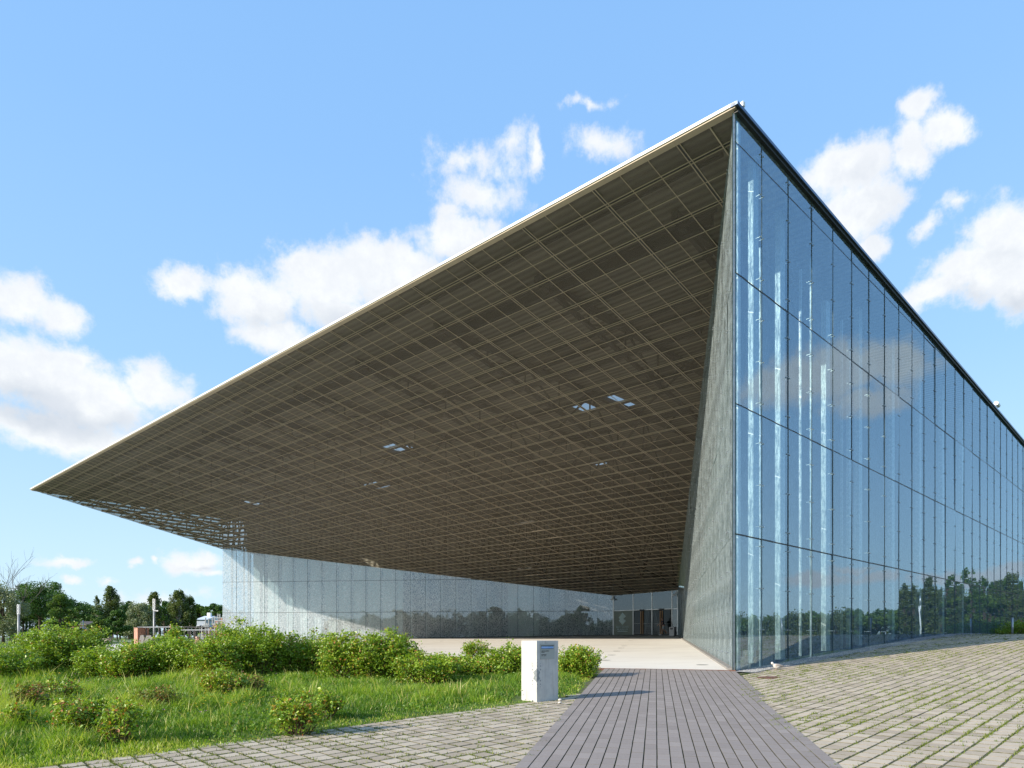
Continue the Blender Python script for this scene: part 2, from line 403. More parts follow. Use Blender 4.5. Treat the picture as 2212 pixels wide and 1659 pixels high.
m, t = mat('inner_wall'); M['inner'] = m
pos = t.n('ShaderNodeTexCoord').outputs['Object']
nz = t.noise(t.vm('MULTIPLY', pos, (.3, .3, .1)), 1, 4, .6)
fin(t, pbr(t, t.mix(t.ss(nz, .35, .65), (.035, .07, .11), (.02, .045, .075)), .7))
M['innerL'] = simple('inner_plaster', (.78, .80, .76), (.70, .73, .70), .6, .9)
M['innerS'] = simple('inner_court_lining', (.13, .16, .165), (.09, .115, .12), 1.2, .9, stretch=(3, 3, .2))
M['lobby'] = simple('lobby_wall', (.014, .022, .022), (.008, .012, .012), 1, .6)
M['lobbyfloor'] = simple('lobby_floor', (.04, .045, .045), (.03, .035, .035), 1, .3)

# perforated soffit sheet
m, t = mat('perforated_bronze_sheet'); M['sheet'] = m
pos = t.n('ShaderNodeTexCoord').outputs['Object']
nz = t.noise(pos, .12, 4, .6)
da_ = t.vm('DOT_PRODUCT', pos, (V[1] / DET / 1.70, -V[0] / DET / 1.70, 0)); db_ = t.vm('DOT_PRODUCT', pos, (-U[1] / DET / .983, U[0] / DET / .983, 0))
cell = t.n('ShaderNodeCombineXYZ', inp={0: t.m('FLOOR', t.m('MULTIPLY', t.m('SUBTRACT', da_, .482), 2)), 1: t.m('FLOOR', t.m('ADD', db_, .22))}).outputs[0]
wn = t.n('ShaderNodeTexWhiteNoise', inp={'Vector': cell}).outputs[0]
col = t.mix(t.m('ADD', t.m('MULTIPLY', wn, .6), t.m('MULTIPLY', t.ss(nz, .35, .65), .4)), (.118, .102, .078), (.078, .068, .052))
pr = pbr(t, col, .55, .2)
tr = t.n('ShaderNodeBsdfTransparent', inp={'Color': (1, 1, 1, 1)}).outputs[0]
fin(t, t.n('ShaderNodeMixShader', inp={0: .58, 1: tr, 2: pr}).outputs[0])
m, t = mat('corrugated_deck'); M['deck'] = m
pos = t.n('ShaderNodeTexCoord').outputs['Object']
rot = t.n('ShaderNodeMapping', inp={0: pos, 'Rotation': (0, 0, -math.atan2(V[1], V[0]))}).outputs[0]
wv = t.n('ShaderNodeTexWave', wave_type='BANDS', bands_direction='Y', inp={'Vector': rot, 'Scale': .9}).outputs[1]
fin(t, pbr(t, t.mix(wv, (.40, .38, .30), (.20, .19, .15)), .6, .2, wv, .6, .05))

M['leaf'] = attrmat('shrub_leaf', [(0, (.055, .125, .014)), (.35, (.175, .295, .026)), (.7, (.34, .45, .042)), (.88, (.50, .49, .07)), (.96, (.38, .17, .04)), (1, (.40, .12, .04))], .38, .30, .5)
M['leafred'] = attrmat('autumn_shrub_leaf', [(0, (.05, .10, .015)), (.4, (.15, .22, .03)), (.65, (.27, .25, .05)), (.85, (.33, .14, .05)), (1, (.25, .09, .04))], .5, .3, .4)
M['leafdark'] = attrmat('dark_tree_leaf', [(0, (.022, .06, .013)), (.5, (.058, .13, .024)), (1, (.12, .21, .04))], .5, .2, .35)
M['leafmid'] = attrmat('green_tree_leaf', [(0, (.035, .08, .015)), (.5, (.085, .16, .028)), (1, (.17, .24, .045))], .5, .25, .35)
M['leafbirch'] = attrmat('birch_leaf', [(0, (.05, .08, .025)), (.5, (.11, .15, .045)), (1, (.19, .22, .08))], .5, .28, .3)
M['leafwillow'] = attrmat('willow_leaf', [(0, (.09, .12, .06)), (.5, (.19, .23, .13)), (1, (.33, .36, .23))], .5, .25, .4)
M['grass'] = attrmat('grass_blade', [(0, (.055, .135, .016)), (.4, (.17, .30, .028)), (.75, (.36, .46, .05)), (.93, (.42, .45, .08)), (1, (.52, .45, .20))], .45, .38, .4)
M['weed'] = attrmat('joint_weed', [(0, (.04, .07, .012)), (.4, (.12, .17, .025)), (.8, (.22, .25, .045)), (1, (.32, .28, .12))], .6, .2, .3)
M['hip'] = simple('rose_hip', (.55, .11, .03), (.6, .2, .04), 9, .35)
M['yellowf'] = simple('yellow_petals', (.75, .55, .03), (.7, .5, .02), 9, .6)
M['pinkf'] = simple('pink_petals', (.62, .28, .48), (.5, .2, .4), 9, .6)

# ------------------------------------------------------------------ ground sheet, path, paving
def ground_sheet():
    def axis(lo, hi, near0, near1, step, grow):
        vals = list(np.arange(near0, near1 + 1e-6, step)); s_ = step; x = near1
        while x < hi: s_ *= grow; x += s_; vals.append(x)
        s_ = step; x = near0
        while x > lo: s_ *= grow; x -= s_; vals.insert(0, x)
        return np.array(vals)
    xs = axis(-1500, 1500, -34, 40, .5, 1.18); ys = axis(-900, 2500, -2, 62, .5, 1.18)
    X, Y = np.meshgrid(xs, ys); Z = G(X, Y)
    a, b = ab(X, Y)
    Z = np.where(in_poly(X, Y, PLAZA_G), np.minimum(Z, plaza(X, Y) - .12), Z)
    # hollow under paved areas
    pv = (X > xl(Y) - .2) & (X < xp(Y) + .2) & (Y < 21) & (Y > 2)
    pv |= right_paved(X, Y) | left_paved(X, Y)
    pv |= (a > -1) & (b > -1.2) & (b < 1.0) & (a < 60)
    Z = np.where(pv, Z - .05, Z)
    Z = np.where((a > 1) & (b > 1.2) & (b < 69), np.minimum(Z, .5), Z)
    nx = len(xs); idx = np.arange(X.size).reshape(X.shape)
    Fc = np.stack([idx[:-1, :-1], idx[:-1, 1:], idx[1:, 1:], idx[1:, :-1]], -1).reshape(-1, 4)
    Vv = np.stack([X, Y, Z], -1).reshape(-1, 3)
    return tag(meshobj('ground', Vv, Fc, M['ground'], None, True), kind='structure')
def in_poly(X, Y, poly):
    X = np.asarray(X, float); Y = np.asarray(Y, float); r = np.zeros(X.shape, bool); n = len(poly)
    for i in range(n):
        x1, y1 = poly[i]; x2, y2 = poly[(i + 1) % n]
        c = ((y1 > Y) != (y2 > Y)) & (X < (x2 - x1) * (Y - y1) / ((y2 - y1) or 1e-9) + x1)
        r ^= c
    return r
L0 = np.array([-33.0, 77.8]); L1 = np.array([10.7, 72.0]); E0 = np.array([16.07, 66.1])
FRONT_L = (2.60, 20.15)
PLAZA = [tuple(C0), FRONT_L, (-20, 34), (-54, 62), (-50, 74), tuple(L0 + (0, .6)), tuple(L1 + (0, .8)), tuple(E0 + (.5, .4))]
PLAZA_G = [(7.2, 17.9), (5.97, 18.0), (2.45, 19.9), (-20.4, 33.6), (-54.5, 61.7), (-51, 75), (-30, 84), (20, 84), (22, 60)]
GB = [(-9, 4.0), (-4.86, 7.29), (-4.1, 7.9), (-3.0, 8.9), (-1.9, 10.2), (-.6, 11.3), (.14, 12.15), (.9, 12.75), (1.15, 13.4)]
def gb_line(x):   # y of the turf edge for an x
    return np.interp(x, [p[0] for p in GB], [p[1] for p in GB])
def left_paved(X, Y):
    return (Y < gb_line(X)) & (X < xl(Y) + .13) & (Y > 4.5) & (X > -9)
def right_paved(X, Y):
    a, b = ab(X, Y)
    return (b < -.55) & (X > xp(Y) - .13) & (Y > 4.5) & (X < 46) & (Y < 52)

def blocks(name, cells, bw, bl, h, mat_, bev=.008, cr=1.0, sr=0.0, zf=G, tone=None, jit=.003, zj=.0012):
    """bevelled paving blocks; cells = centres Nx2"""
    n = len(cells); hw, hl = bw / 2, bl / 2
    base = np.array([(-hw, -hl), (hw, -hl), (hw, hl), (-hw, hl)])
    ti = np.array([(-hw + bev, -hl + bev), (hw - bev, -hl + bev), (hw - bev, hl - bev), (-hw + bev, hl - bev)])
    loc = np.concatenate([base, base, ti])            # 12 verts: foot, shoulder, top
    rotm = np.array([[cr, -sr], [sr, cr]])
    loc = loc @ rotm.T
    XY = cells[:, None, :] + loc[None] + rs.normal(0, jit, (n, 1, 2))
    Z = zf(XY[..., 0], XY[..., 1]) + rs.normal(0, zj, (n, 1))
    Z[:, 0:4] -= h; Z[:, 4:8] -= bev * .8
    Vv = np.concatenate([XY, Z[..., None]], -1).reshape(-1, 3)
    q = np.array([(8, 9, 10, 11)] + [(i, (i + 1) % 4, (i + 1) % 4 + 4, i + 4) for i in range(4)] + [(i + 4, (i + 1) % 4 + 4, (i + 1) % 4 + 8, i + 8) for i in range(4)])
    Fc = (q[None] + (np.arange(n) * 12)[:, None, None]).reshape(-1, 4)
    tv = .3 + .7 * rs.rand(n) if tone is None else .38 + .50 * tone
    return meshobj(name, Vv, Fc, mat_, None, False, (np.stack([tv] + [tv * 0] * 4 + [tv * .22] * 4, 1)).ravel())

def paving():
    ang = math.atan2(U[1], U[0]); cr, sr = math.cos(ang), math.sin(ang)
    du, dv = .232, .222
    I, J = np.meshgrid(np.arange(-130, 240), np.arange(-220, 90))
    off = (J % 2) * .5 * du * 0 + rs.rand(310)[:, None] * .03
    Uc = I * du + off; Vc = J * dv + 0 * I
    X = C0[0] + Uc * cr - Vc * sr; Y = C0[1] + Uc * sr + Vc * cr
    ok = (right_paved(X, Y) & (X < 40) & (Y < 46)) | left_paved(X, Y - .06)
    ok &= (Y > 5.0) & (X < Y * .82 + 3) & (X > -Y * .82 - 3)
    cells = np.stack([X[ok], Y[ok]], -1)
    # drop blocks hidden under the manhole cover and cabinet
    mh = np.array(px2r(1921, 1694)); cells = cells[np.hypot(*(cells - mh).T) > .30]
    o = blocks('paving', cells, du - .026, dv - .022, .06, M['paver'], .006, cr, sr, jit=.002)
    tag(o, kind='structure')
    # earth between the blocks
    xs = np.arange(-9.4, 41, .25); ys = np.arange(4, 47, .25); X, Y = np.meshgrid(xs, ys); Z = G(X, Y) - .009
    idx = np.arange(X.size).reshape(X.shape)
    Fc = np.stack([idx[:-1, :-1], idx[:-1, 1:], idx[1:, 1:], idx[1:, :-1]], -1).reshape(-1, 4)
    cx_ = X.ravel()[Fc].mean(1); cy_ = Y.ravel()[Fc].mean(1)
    aa, bb = ab(cx_, cy_)
    keep = (right_paved(cx_, cy_) | left_paved(cx_, cy_ - .15) | ((cx_ > xl(cy_) - .1) & (cx_ < xp(cy_) + .2) & (aa < .1) & (cy_ < 19)))
    tag(meshobj('joint_soil', np.stack([X, Y, Z], -1).reshape(-1, 3), Fc[keep], M['joint'], None, True), kind='structure')
    return cells, (cr, sr, du, dv)

def gpath(x, y):
    f = sst(14.5, 19.5, y); return .0381 * np.asarray(y, float) * (1 - f) + (plaza(x, y) - .006) * f + .007
def px2r(px, py):      # right-hand paving
    X = (px - 1280) / F; H = (1593 - py) / F; y = 12.0
    for _ in range(60): y += (float(G(X * y, y)) - EYE - H * y) * 4 if False else 0; break
    ys = np.linspace(4, 45, 4000); d = G(X * ys, ys) - EYE - H * ys
    i = np.argmax(np.sign(d[:-1]) != np.sign(d[1:])); return X * ys[i], ys[i]

def path():
    wd = .1465; cells = []; tone = []
    d = np.array([.2105, 1.0]); d /= np.linalg.norm(d); nrm = np.array([d[1], -d[0]])
    base = np.array([xl(7.14), 7.14])
    fe = np.array([FRONT_L, tuple(C0)])
    for k in range(25):
        st = rs.rand() * .3; tk = 0
        for j in range(-10, 60):
            L_ = .30; p = base + nrm * (wd * (k + .5)) + d * (st + j * L_)
            if p[1] < 4.5: continue
            ye = np.interp(p[0], [FRONT_L[0], C0[0]], [FRONT_L[1], C0[1]])
            if p[1] > ye - .17: continue
            if p[0] > xp(p[1]) + .05: continue
            cells.append(p); tone.append(np.clip(rs.normal(.5, .22), 0, 1))
    cells = np.array(cells)
    o = blocks('path', cells, wd - .011, .2935, .06, M['plank'], .002, d[1], -d[0], gpath, np.array(tone), .0006, .0004)
    tag(o, kind='structure')
    # thin concrete edging between path and plaza
    mb = MB()
    a_, b_ = Vector((FRONT_L[0] - .1, FRONT_L[1] + .05, 0)), Vector((C0[0], C0[1], 0))
    n = 12
    for i in range(n):
        p = a_.lerp(b_, i / n); q = a_.lerp(b_, (i + 1) / n)
        z1 = float(plaza(p.x, p.y)); z2 = float(plaza(q.x, q.y))
        mb.bar((p.x, p.y - .08, z1 - .06), (q.x, q.y - .08, z2 - .06), .12, .12)
    tag(mb.build('plaza_edge_strip', M['rust']), kind='structure')

def plaza_slab():
    poly = PLAZA; v = []; n = len(poly)
    for x, y in poly: v.append((x, y, float(plaza(x, y))))
    for x, y in poly: v.append((x, y, float(plaza(x, y)) - .4))
    f = [tuple(range(n)), ] + [(i, i + n, (i + 1) % n + n, (i + 1) % n) for i in range(n)]
    o = meshobj('plaza', v, f, M['plaza']); tag(o, kind='structure')
    # pale plinth along the foot of the right court wall
    mb = MB(); d = (E0 - C0) / np.linalg.norm(E0 - C0); nn = np.array([-d[1], d[0]])
    for i in range(20):
        s0, s1 = i * 2.46, (i + 1) * 2.46
        p = C0 + d * s0 + nn * .10; q = C0 + d * s1 + nn * .10
        mb.bar((p[0], p[1], float(plaza(*p)) + .03), (q[0], q[1], float(plaza(*q)) + .03), .18, .06)
    return mb

ground_sheet()
CELLS, PAV = paving()
path()
plinth = plaza_slab()

def gravel_strip():
    v = []; f = []; n = 46
    for i in range(n + 1):
        a_ = -.15 + i * .8
        for j, b_ in enumerate((.1, -.18, -.38, -.66)):
            x, y = xy(a_, b_ - .06 * math.sin(i * 1.7 + j)); v.append((x, y, float(G(x, y)) + (.02, .03, .02, -.01)[j]))
    for i in range(n):
        for j in range(3): k = i * 4 + j; f.append((k, k + 1, k + 5, k + 4))
    tag(meshobj('gravel_strip', v, f, M['gravel'], None, True), kind='structure')
    # loose gravel stones
    N = 9000; a_ = rs.rand(N) ** 1.4 * 26 - .1; b_ = -rs.rand(N) * .62
    x, y = xy(a_, b_); z = G(x, y) + .03; s = rs.uniform(.008, .022, N)
    octv = np.array([(1, 0, 0), (0, 1, 0), (-1, 0, 0), (0, -1, 0), (0, 0, .7), (0, 0, -.7)])
    octf = np.array([(0, 1, 4), (1, 2, 4), (2, 3, 4), (3, 0, 4)])
    th = rs.rand(N) * 6.28; c, s2 = np.cos(th), np.sin(th)
    vv = octv[None] * s[:, None, None]
    X = vv[..., 0] * c[:, None] - vv[..., 1] * s2[:, None] + x[:, None]; Y = vv[..., 0] * s2[:, None] + vv[..., 1] * c[:, None] + y[:, None]
    Vv = np.stack([X, Y, vv[..., 2] + z[:, None]], -1).reshape(-1, 3)
    Fc = (octf[None] + (np.arange(N) * 6)[:, None, None]).reshape(-1, 3)
    o = meshobj('gravel', Vv, Fc, attrmat('gravel_stones', [(0, (.14, .14, .15)), (.6, (.30, .30, .29)), (1, (.46, .45, .43))], .9), None, False, np.repeat(rs.rand(N), 4))
    tag(o, 'loose grey gravel in the strip along the glass facade', 'gravel', kind='stuff')
gravel_strip()

# ------------------------------------------------------------------ the museum
museum = thing('museum_building', 'huge wedge shaped glass museum with a bronze canopy soffit over a pale entrance court', 'museum building', (C0[0], C0[1], 0))
def mp(mb, name, m_, **kw):
    """part of the museum, coordinates given in world space"""
    v = [(q[0] - C0[0], q[1] - C0[1], q[2]) for q in mb.v]
    par = kw.pop('parent', museum)
    o = meshobj(name, v, mb.f, m_, par, kw.get('smooth', False), mb.a); return o
HS = .2258; HR = .0283; H0 = 14.12
def soff(a_): return H0 - HS * a_
def roof(a_): return H0 - HR * a_
mp(plinth, 'plinth', M['concrete_d'])
aT, bT = 0.0, 70.2
aL0, bL0 = ab(*L0); aL1, bL1 = ab(*L1); aE, bE = ab(*E0)
aL0 = float(aL0); bL0 = float(bL0); aL1 = float(aL1); bL1 = float(bL1); aE = float(aE); bE = float(bE)
SP = [(0, 0), (0, bT), (aL0, bT), (aL1, bL1), (aE, bE)]
def clip_a(a_):    # interval of b on the soffit at this a
    bs = []
    for i in range(5):
        (a1, b1), (a2, b2) = SP[i], SP[(i + 1) % 5]
        if (a1 - a_) * (a2 - a_) <= 0 and a1 != a2: bs.append(b1 + (b2 - b1) * (a_ - a1) / (a2 - a1))
    return (min(bs), max(bs)) if len(bs) > 1 else None
def clip_b(b_):
    s = []
    for i in range(5):
        (a1, b1), (a2, b2) = SP[i], SP[(i + 1) % 5]
        if (b1 - b_) * (b2 - b_) <= 0 and b1 != b2: s.append(a1 + (a2 - a1) * (b_ - b1) / (b2 - b1))
    return (min(s), max(s)) if len(s) > 1 else None
# soffit sheet
mb = MB(); mb.add([p3(a_, b_, soff(a_)) for a_, b_ in SP], [(0, 1, 2, 3, 4)])
soffit = mp(mb, 'soffit', M['sheet'])
# soffit frame ribs (hang 3 cm below the sheet)
ga = MB(); gd = MB()
def rib_a(a_, w_, d_, mb_, dz=-.02):
    c = clip_a(a_)
    if c and c[1] - c[0] > .3: mb_.bar(p3(a_, c[0] + .02, soff(a_) + dz), p3(a_, c[1] - .02, soff(a_) + dz), w_, d_)
def rib_b(b_, w_, d_, mb_, dz=-.02):
    c = clip_b(b_)
    if c and c[1] - c[0] > .3: mb_.bar(p3(c[0] + .02, b_, soff(c[0]) + dz), p3(c[1] - .02, b_, soff(c[1]) + dz), w_, d_)
k = 0
for i in range(26):
    a_ = .82 + 1.70 * i
    rib_a(a_ - .05, .026, .022, ga, -.013); rib_a(a_ + .05, .026, .022, ga, -.013); rib_a(a_, .07, .004, gd, -.005)
    rib_a(a_ + .85, .026, .018, ga, -.011)
for i in range(25):
    b_ = 1.75 + 2.95 * i
    rib_b(b_ - .05, .026, .020, ga, -.0145); rib_b(b_ + .05, .026, .020, ga, -.0145); rib_b(b_, .07, .004, gd, -.007)
    rib_b(b_ + .983, .024, .016, ga, -.0125); rib_b(b_ + 1.967, .024, .016, ga, -.0125)
rib_b(.77, .036, .036, ga, -.021)
mp(ga, 'soffit_frame', M['brownm'], parent=soffit); mp(gd, 'panel_gap', M['dark'], parent=soffit)
# roof deck with openings
holes_px = [(1540,1000,42,17),(1452,1014,22,13),(1000,1122,54,15),(945,1213,34,5),(1510,1158,16,5),
            (1642,1388,30,10),(1165,1372,26,8),(900,1398,20,5),(1350,1450,36,4),(1372,1368,16,3),(625,1258,16,3),]
def roofhit(px, py):
    X = (px - 1280) / F; H = (1593 - py) / F
    # a = linear in y
    A1 = (V[1] * X - V[0]) / DET; A0 = (V[1] * (-C0[0]) - V[0] * (-C0[1])) / DET
    y = (H0 - HR * A0) / (H + HR * A1); return ab(X * y, y)
deck = MB(); da, db = .85, .983
hol = []
for px, py, rx, ry in holes_px:
    pts = [roofhit(px + sx_ * rx, py + sy_ * ry) for sx_, sy_ in ((-1, 0), (1, 0), (0, -1), (0, 1), (0, 0))]
    aa = [float(q[0]) for q in pts]; bb_ = [float(q[1]) for q in pts]; hol.append((np.mean(aa), np.mean(bb_), max((max(aa) - min(aa)) / 2, .5), max((max(bb_) - min(bb_)) / 2, .5)))
for i in range(66):
    j = 0
    while j < 72:
        a_ = i * da; b_ = j * db
        def open_(jj): return any(abs(a_ + da / 2 - h[0]) < h[2] and abs(jj * db + db / 2 - h[1]) < h[3] for h in hol)
        if open_(j): j += 1; continue
        j2 = j
        while j2 < 72 and not open_(j2): j2 += 1
        e = min(j2 * db, bT)
        if b_ < e: deck.add([p3(a_, b_, roof(a_)), p3(a_, e, roof(a_)), p3(a_ + da, e, roof(a_ + da)), p3(a_ + da, b_, roof(a_ + da))], [(0, 1, 2, 3)])
        j = j2
a_ = 66 * da
deck.add([p3(a_, 0, roof(a_)), p3(a_, bT, roof(a_)), p3(200, bT, roof(200)), p3(200, 0, roof(200))], [(0, 1, 2, 3)])
mp(deck, 'roof', M['deck'])
# fascias
fa = MB()
n = 24
for i in range(n):
    b0, b1 = bT * i / n, bT * (i + 1) / n
    g = .012
    fa.hexa([p3(-.16, b0 + g - .1, H0 + .01), p3(.05, b0 + g - .1, H0 + .01), p3(.05, b1 - .1, H0 + .01), p3(-.16, b1 - .1, H0 + .01),
             p3(-.16, b0 + g - .1, H0 + .095), p3(.05, b0 + g - .1, H0 + .095), p3(.05, b1 - .1, H0 + .095), p3(-.16, b1 - .1, H0 + .095)])
fas = mp(fa, 'front_fascia', M['white'])
fb_ = MB(); fb_.hexa([p3(-.12, -.06, H0 - .035), p3(.09, -.06, H0 - .055), p3(.09, bT, H0 - .055), p3(-.12, bT, H0 - .035), p3(-.12, -.06, H0 + .006), p3(.09, -.06, H0 + .006), p3(.09, bT, H0 + .006), p3(-.12, bT, H0 + .006)])
mp(fb_, 'drip_edge', M['brownm'])
fc = MB()
fc.hexa([p3(-.16, -.15, H0 + .0), p3(-.16, .04, H0 + .0), p3(190, .04, roof(190) + .0), p3(190, -.15, roof(190) + .0), p3(-.16, -.15, H0 + .088), p3(-.16, .04, H0 + .088), p3(190, .04, roof(190) + .088), p3(190, -.15, roof(190) + .088)])
mp(fc, 'side_fascia', simple('blue_grey_eaves', (.10, .14, .22), (.08, .12, .2), 3, .3, .6))
fc = MB(); fc.hexa([p3(-.02, -.09, H0 - .10), p3(-.02, .02, H0 - .10), p3(190, .02, roof(190) - .10), p3(190, -.09, roof(190) - .10), p3(-.02, -.09, H0 - .005), p3(-.02, .02, H0 - .005), p3(190, .02, roof(190) - .005), p3(190, -.09, roof(190) - .005)])
mp(fc, 'gutter', M['dark'])
fc = MB()
fc.hexa([p3(0, bT + .02, H0 - .06), p3(0, bT + .16, H0 - .06), p3(60, bT + .16, roof(60) - .06), p3(60, bT + .02, roof(60) - .06), p3(0, bT + .02, H0 + .12), p3(0, bT + .16, H0 + .12), p3(60, bT + .16, roof(60) + .12), p3(60, bT + .02, roof(60) + .12)])
mp(fc, 'eaves_trim', M['white'])
# trusses in the void between soffit and roof
for i in range(12):
    b_ = 3.4 + 5.9 * i
    c = clip_b(b_)
    tb = MB(); a0, a1 = 2.6, min(c[1] + 6, 50)
    tb.bar(p3(a0, b_, soff(a0) + .22), p3(min(c[1], a1), b_, soff(min(c[1], a1)) + .22), .16, .16)
    tb.bar(p3(a0, b_, roof(a0) - .2), p3(a1, b_, roof(a1) - .2), .24, .24)
    q = a0 + .6; up = False
    while q + 2.55 < c[1]:
        tb.bar(p3(q, b_, soff(q) + .22), p3(q, b_, roof(q) - .2), .08, .08)
        tb.bar(p3(q, b_, soff(q) + .22), p3(q + 2.55, b_, roof(q + 2.55) - .2), .08, .08) if up else tb.bar(p3(q, b_, roof(q) - .2), p3(q + 2.55, b_, soff(q + 2.55) + .22), .08, .08)
        up = not up; q += 2.55
    mp(tb, 'roof_truss', M['beam'])
for i in range(9):
    a_ = 3.4 + 5.1 * i; c = clip_a(a_)
    if not c: continue
    tb = MB()
    tb.bar(p3(a_, c[0] + .3, soff(a_) + .42), p3(a_, c[1] - .3, soff(a_) + .42), .16, .2); tb.bar(p3(a_, c[0] + .3, roof(a_) - .45), p3(a_, c[1] - .3, roof(a_) - .45), .2, .24)
    q = c[0] + 1; up = False
    hh = roof(a_) - soff(a_)
    while q + 2.95 < c[1] and hh > 2:
        tb.bar(p3(a_, q, (soff(a_) + .42) if up else roof(a_) - .45), p3(a_, q + 2.95, roof(a_) - .45 if up else soff(a_) + .42), .09, .09); up = not up; q += 2.95
    mp(tb, 'cross_truss', M['beam'])
tb = MB()
for i in range(25):
    a_ = 1.2 + 1.7 * i; c = clip_a(a_)
    if c: tb.bar(p3(a_, c[0] + .2, soff(a_) + .12), p3(a_, c[1] - .2, soff(a_) + .12), .07, .10)
mp(tb, 'purlins', M['beam'])

vb = MB()
vbp = [L0 + (L1 - L0) * (2.9 / 43.9), L1, E0]
def sr_(q): a_ = float(ab(*q)[0]); return soff(a_) + EYE - .02, roof(a_) + EYE
for q0, q1 in ((vbp[0], vbp[1]), (vbp[1], vbp[2]), (vbp[0], vbp[0] + U * 20)):
    (s0_, r0_), (s1_, r1_) = sr_(q0), sr_(q1); s1_ = max(s1_, 5.0)
    vb.add([(*q0, s0_), (*q1, s1_), (*q1, r1_), (*q0, r0_)], [(0, 1, 2, 3)])
mp(vb, 'roof_void_wall', M['deck'])
# ---- glazing
PANES = []     # (size, verts, faces, material)
CLAMPS = []
def pane(p, q, h0, h1a, h1b, m_, gap=.012, hb0=None, jit=.0020, nrm=None):
    """upright glass pane from plan point p to q; bottom h0 (hb0 at q), top h1a at p and h1b at q"""
    p = np.array(p, float); q = np.array(q, float); d = (q - p) / np.linalg.norm(q - p)
    nn = np.array([d[1], -d[0]]) if nrm is None else nrm
    p = p + d * gap; q = q - d * gap; hb0 = h0 if hb0 is None else hb0
    j = rs.normal(0, jit, 2) ; th = .022
    hm = (h1a - h0)
    o = [0, 0, nn * j[0] * 2, nn * j[0] * 2]; L_ = np.linalg.norm(q - p)
    pts = [p, q + nn * j[1] * L_, q + nn * (j[1] * L_ + j[0] * hm), p + nn * j[0] * hm]
    hs = [h0, hb0, h1b, h1a]
    fr = [(x[0] + nn[0] * 0, x[1] + nn[1] * 0, h + EYE) for x, h in zip(pts, hs)]
    bk_ = [(x[0] - nn[0] * th, x[1] - nn[1] * th, h + EYE) for x, h in zip(pts, hs)]
    v = fr; f = [(0, 1, 2, 3)]
    dist = np.linalg.norm((p + q) / 2); area = L_ * (h1a + h1b - h0 - hb0) / 2 / dist ** 2
    PANES.append((area, v, f, m_))
def clamp(p, d, nn, h, vis=1.0):
    mb_ = MB(); p = np.array(p)
    for s_ in (-1, 1):
        c = p + d * s_ * .085
        a1 = (c[0] + nn[0] * .035, c[1] + nn[1] * .035, h + EYE); a2 = (c[0] - nn[0] * .12, c[1] - nn[1] * .12, h + EYE)
        mb_.tube([a1, (c[0] + nn[0] * .01, c[1] + nn[1] * .01, h + EYE)], .019, 6); mb_.tube([(c[0] + nn[0] * .01, c[1] + nn[1] * .01, h + EYE), a2], .011, 5)
    c1 = p - d * .085 - nn * .12; c2 = p + d * .085 - nn * .12
    mb_.bar((*c1, h + EYE), (*c2, h + EYE), .018, .022)
    CLAMPS.append((vis / np.linalg.norm(p) ** 2, mb_))
# right facade
NR = np.array([.697, -.717]); dU = U / np.linalg.norm(U)
ub = [0.0] + [1.53 + 1.724 * k for k in range(56)]
JH = [2.77, 6.27, 9.78, 13.28]
edges = MB(); joints = MB()
def gh(a_): x, y = xy(a_, -.1); return float(G(x, y)) - EYE
for k in range(len(ub) - 1):
    a0, a1 = ub[k], ub[k + 1]; P0, P1 = np.array(xy(a0, 0)), np.array(xy(a1, 0))
    lv = [min(gh(a0), gh(a1)) - .05] + JH
    for r_ in range(len(lv)):
        lo = lv[r_]
        if r_ < len(lv) - 1: ha = hb = lv[r_ + 1] - .022
        else: ha, hb = roof(a0) - .09, roof(a1) - .09
        if r_ > 0: lo += .022
        if min(ha, hb) - lo < .08: 
            continue
        if k < 45 or r_ < 4: pane(P0, P1, lo, ha, hb, M['glassR'], .011, nrm=NR)
    if roof(a1) - .09 < 13.36: JH = [j for j in JH if j < roof(a1) - .2]
    if k > 0:
        edges.bar((P0[0] + NR[0] * .012, P0[1] + NR[1] * .012, gh(a0) + EYE), (P0[0] + NR[0] * .012, P0[1] + NR[1] * .012, roof(a0) - .12 + EYE), .015, .012, up=(NR[0], NR[1], 0))
    for r_, h in enumerate([-.1] + [2.77, 6.27, 9.78, 13.28]):
        for o_ in (.36, 1.53, 2.72):
            if gh(a0) + .15 < h - 3.5 + o_ + 3.5 * 1 < roof(a0) - .3 and k < 34 and k > 0: clamp(P0, dU, NR, h + o_ if r_ else h + o_ - .05)
for h in (2.77, 6.27, 9.78, 13.28):
    amax = min(95, (H0 - .3 - h) / HR)
    p, q = p3(.02, .015, h), p3(amax, .015, h)
    joints.bar(p, q, .02, .036)
edg = mp(edges, 'glass_edges', M['darkgreen']); mp(joints, 'panel_joints', M['dark'])
# corner post of the glass
cp = MB(); cp.bar((C0[0] - .03, C0[1] + .03, .6), (C0[0] - .03, C0[1] + .03, H0 + EYE - .1), .045, .045); mp(cp, 'corner_post', M['steel'])
cp = MB(); cp.bar((C0[0] - .07, C0[1] - .01, .7), (C0[0] - .07, C0[1] - .01, H0 + EYE - .1), .014, .014); cp.bar((C0[0] + .02, C0[1] - .005, .7), (C0[0] + .02, C0[1] - .005, H0 + EYE - .1), .014, .014); mp(cp, 'corner_glass_edge', M['darkgreen'])
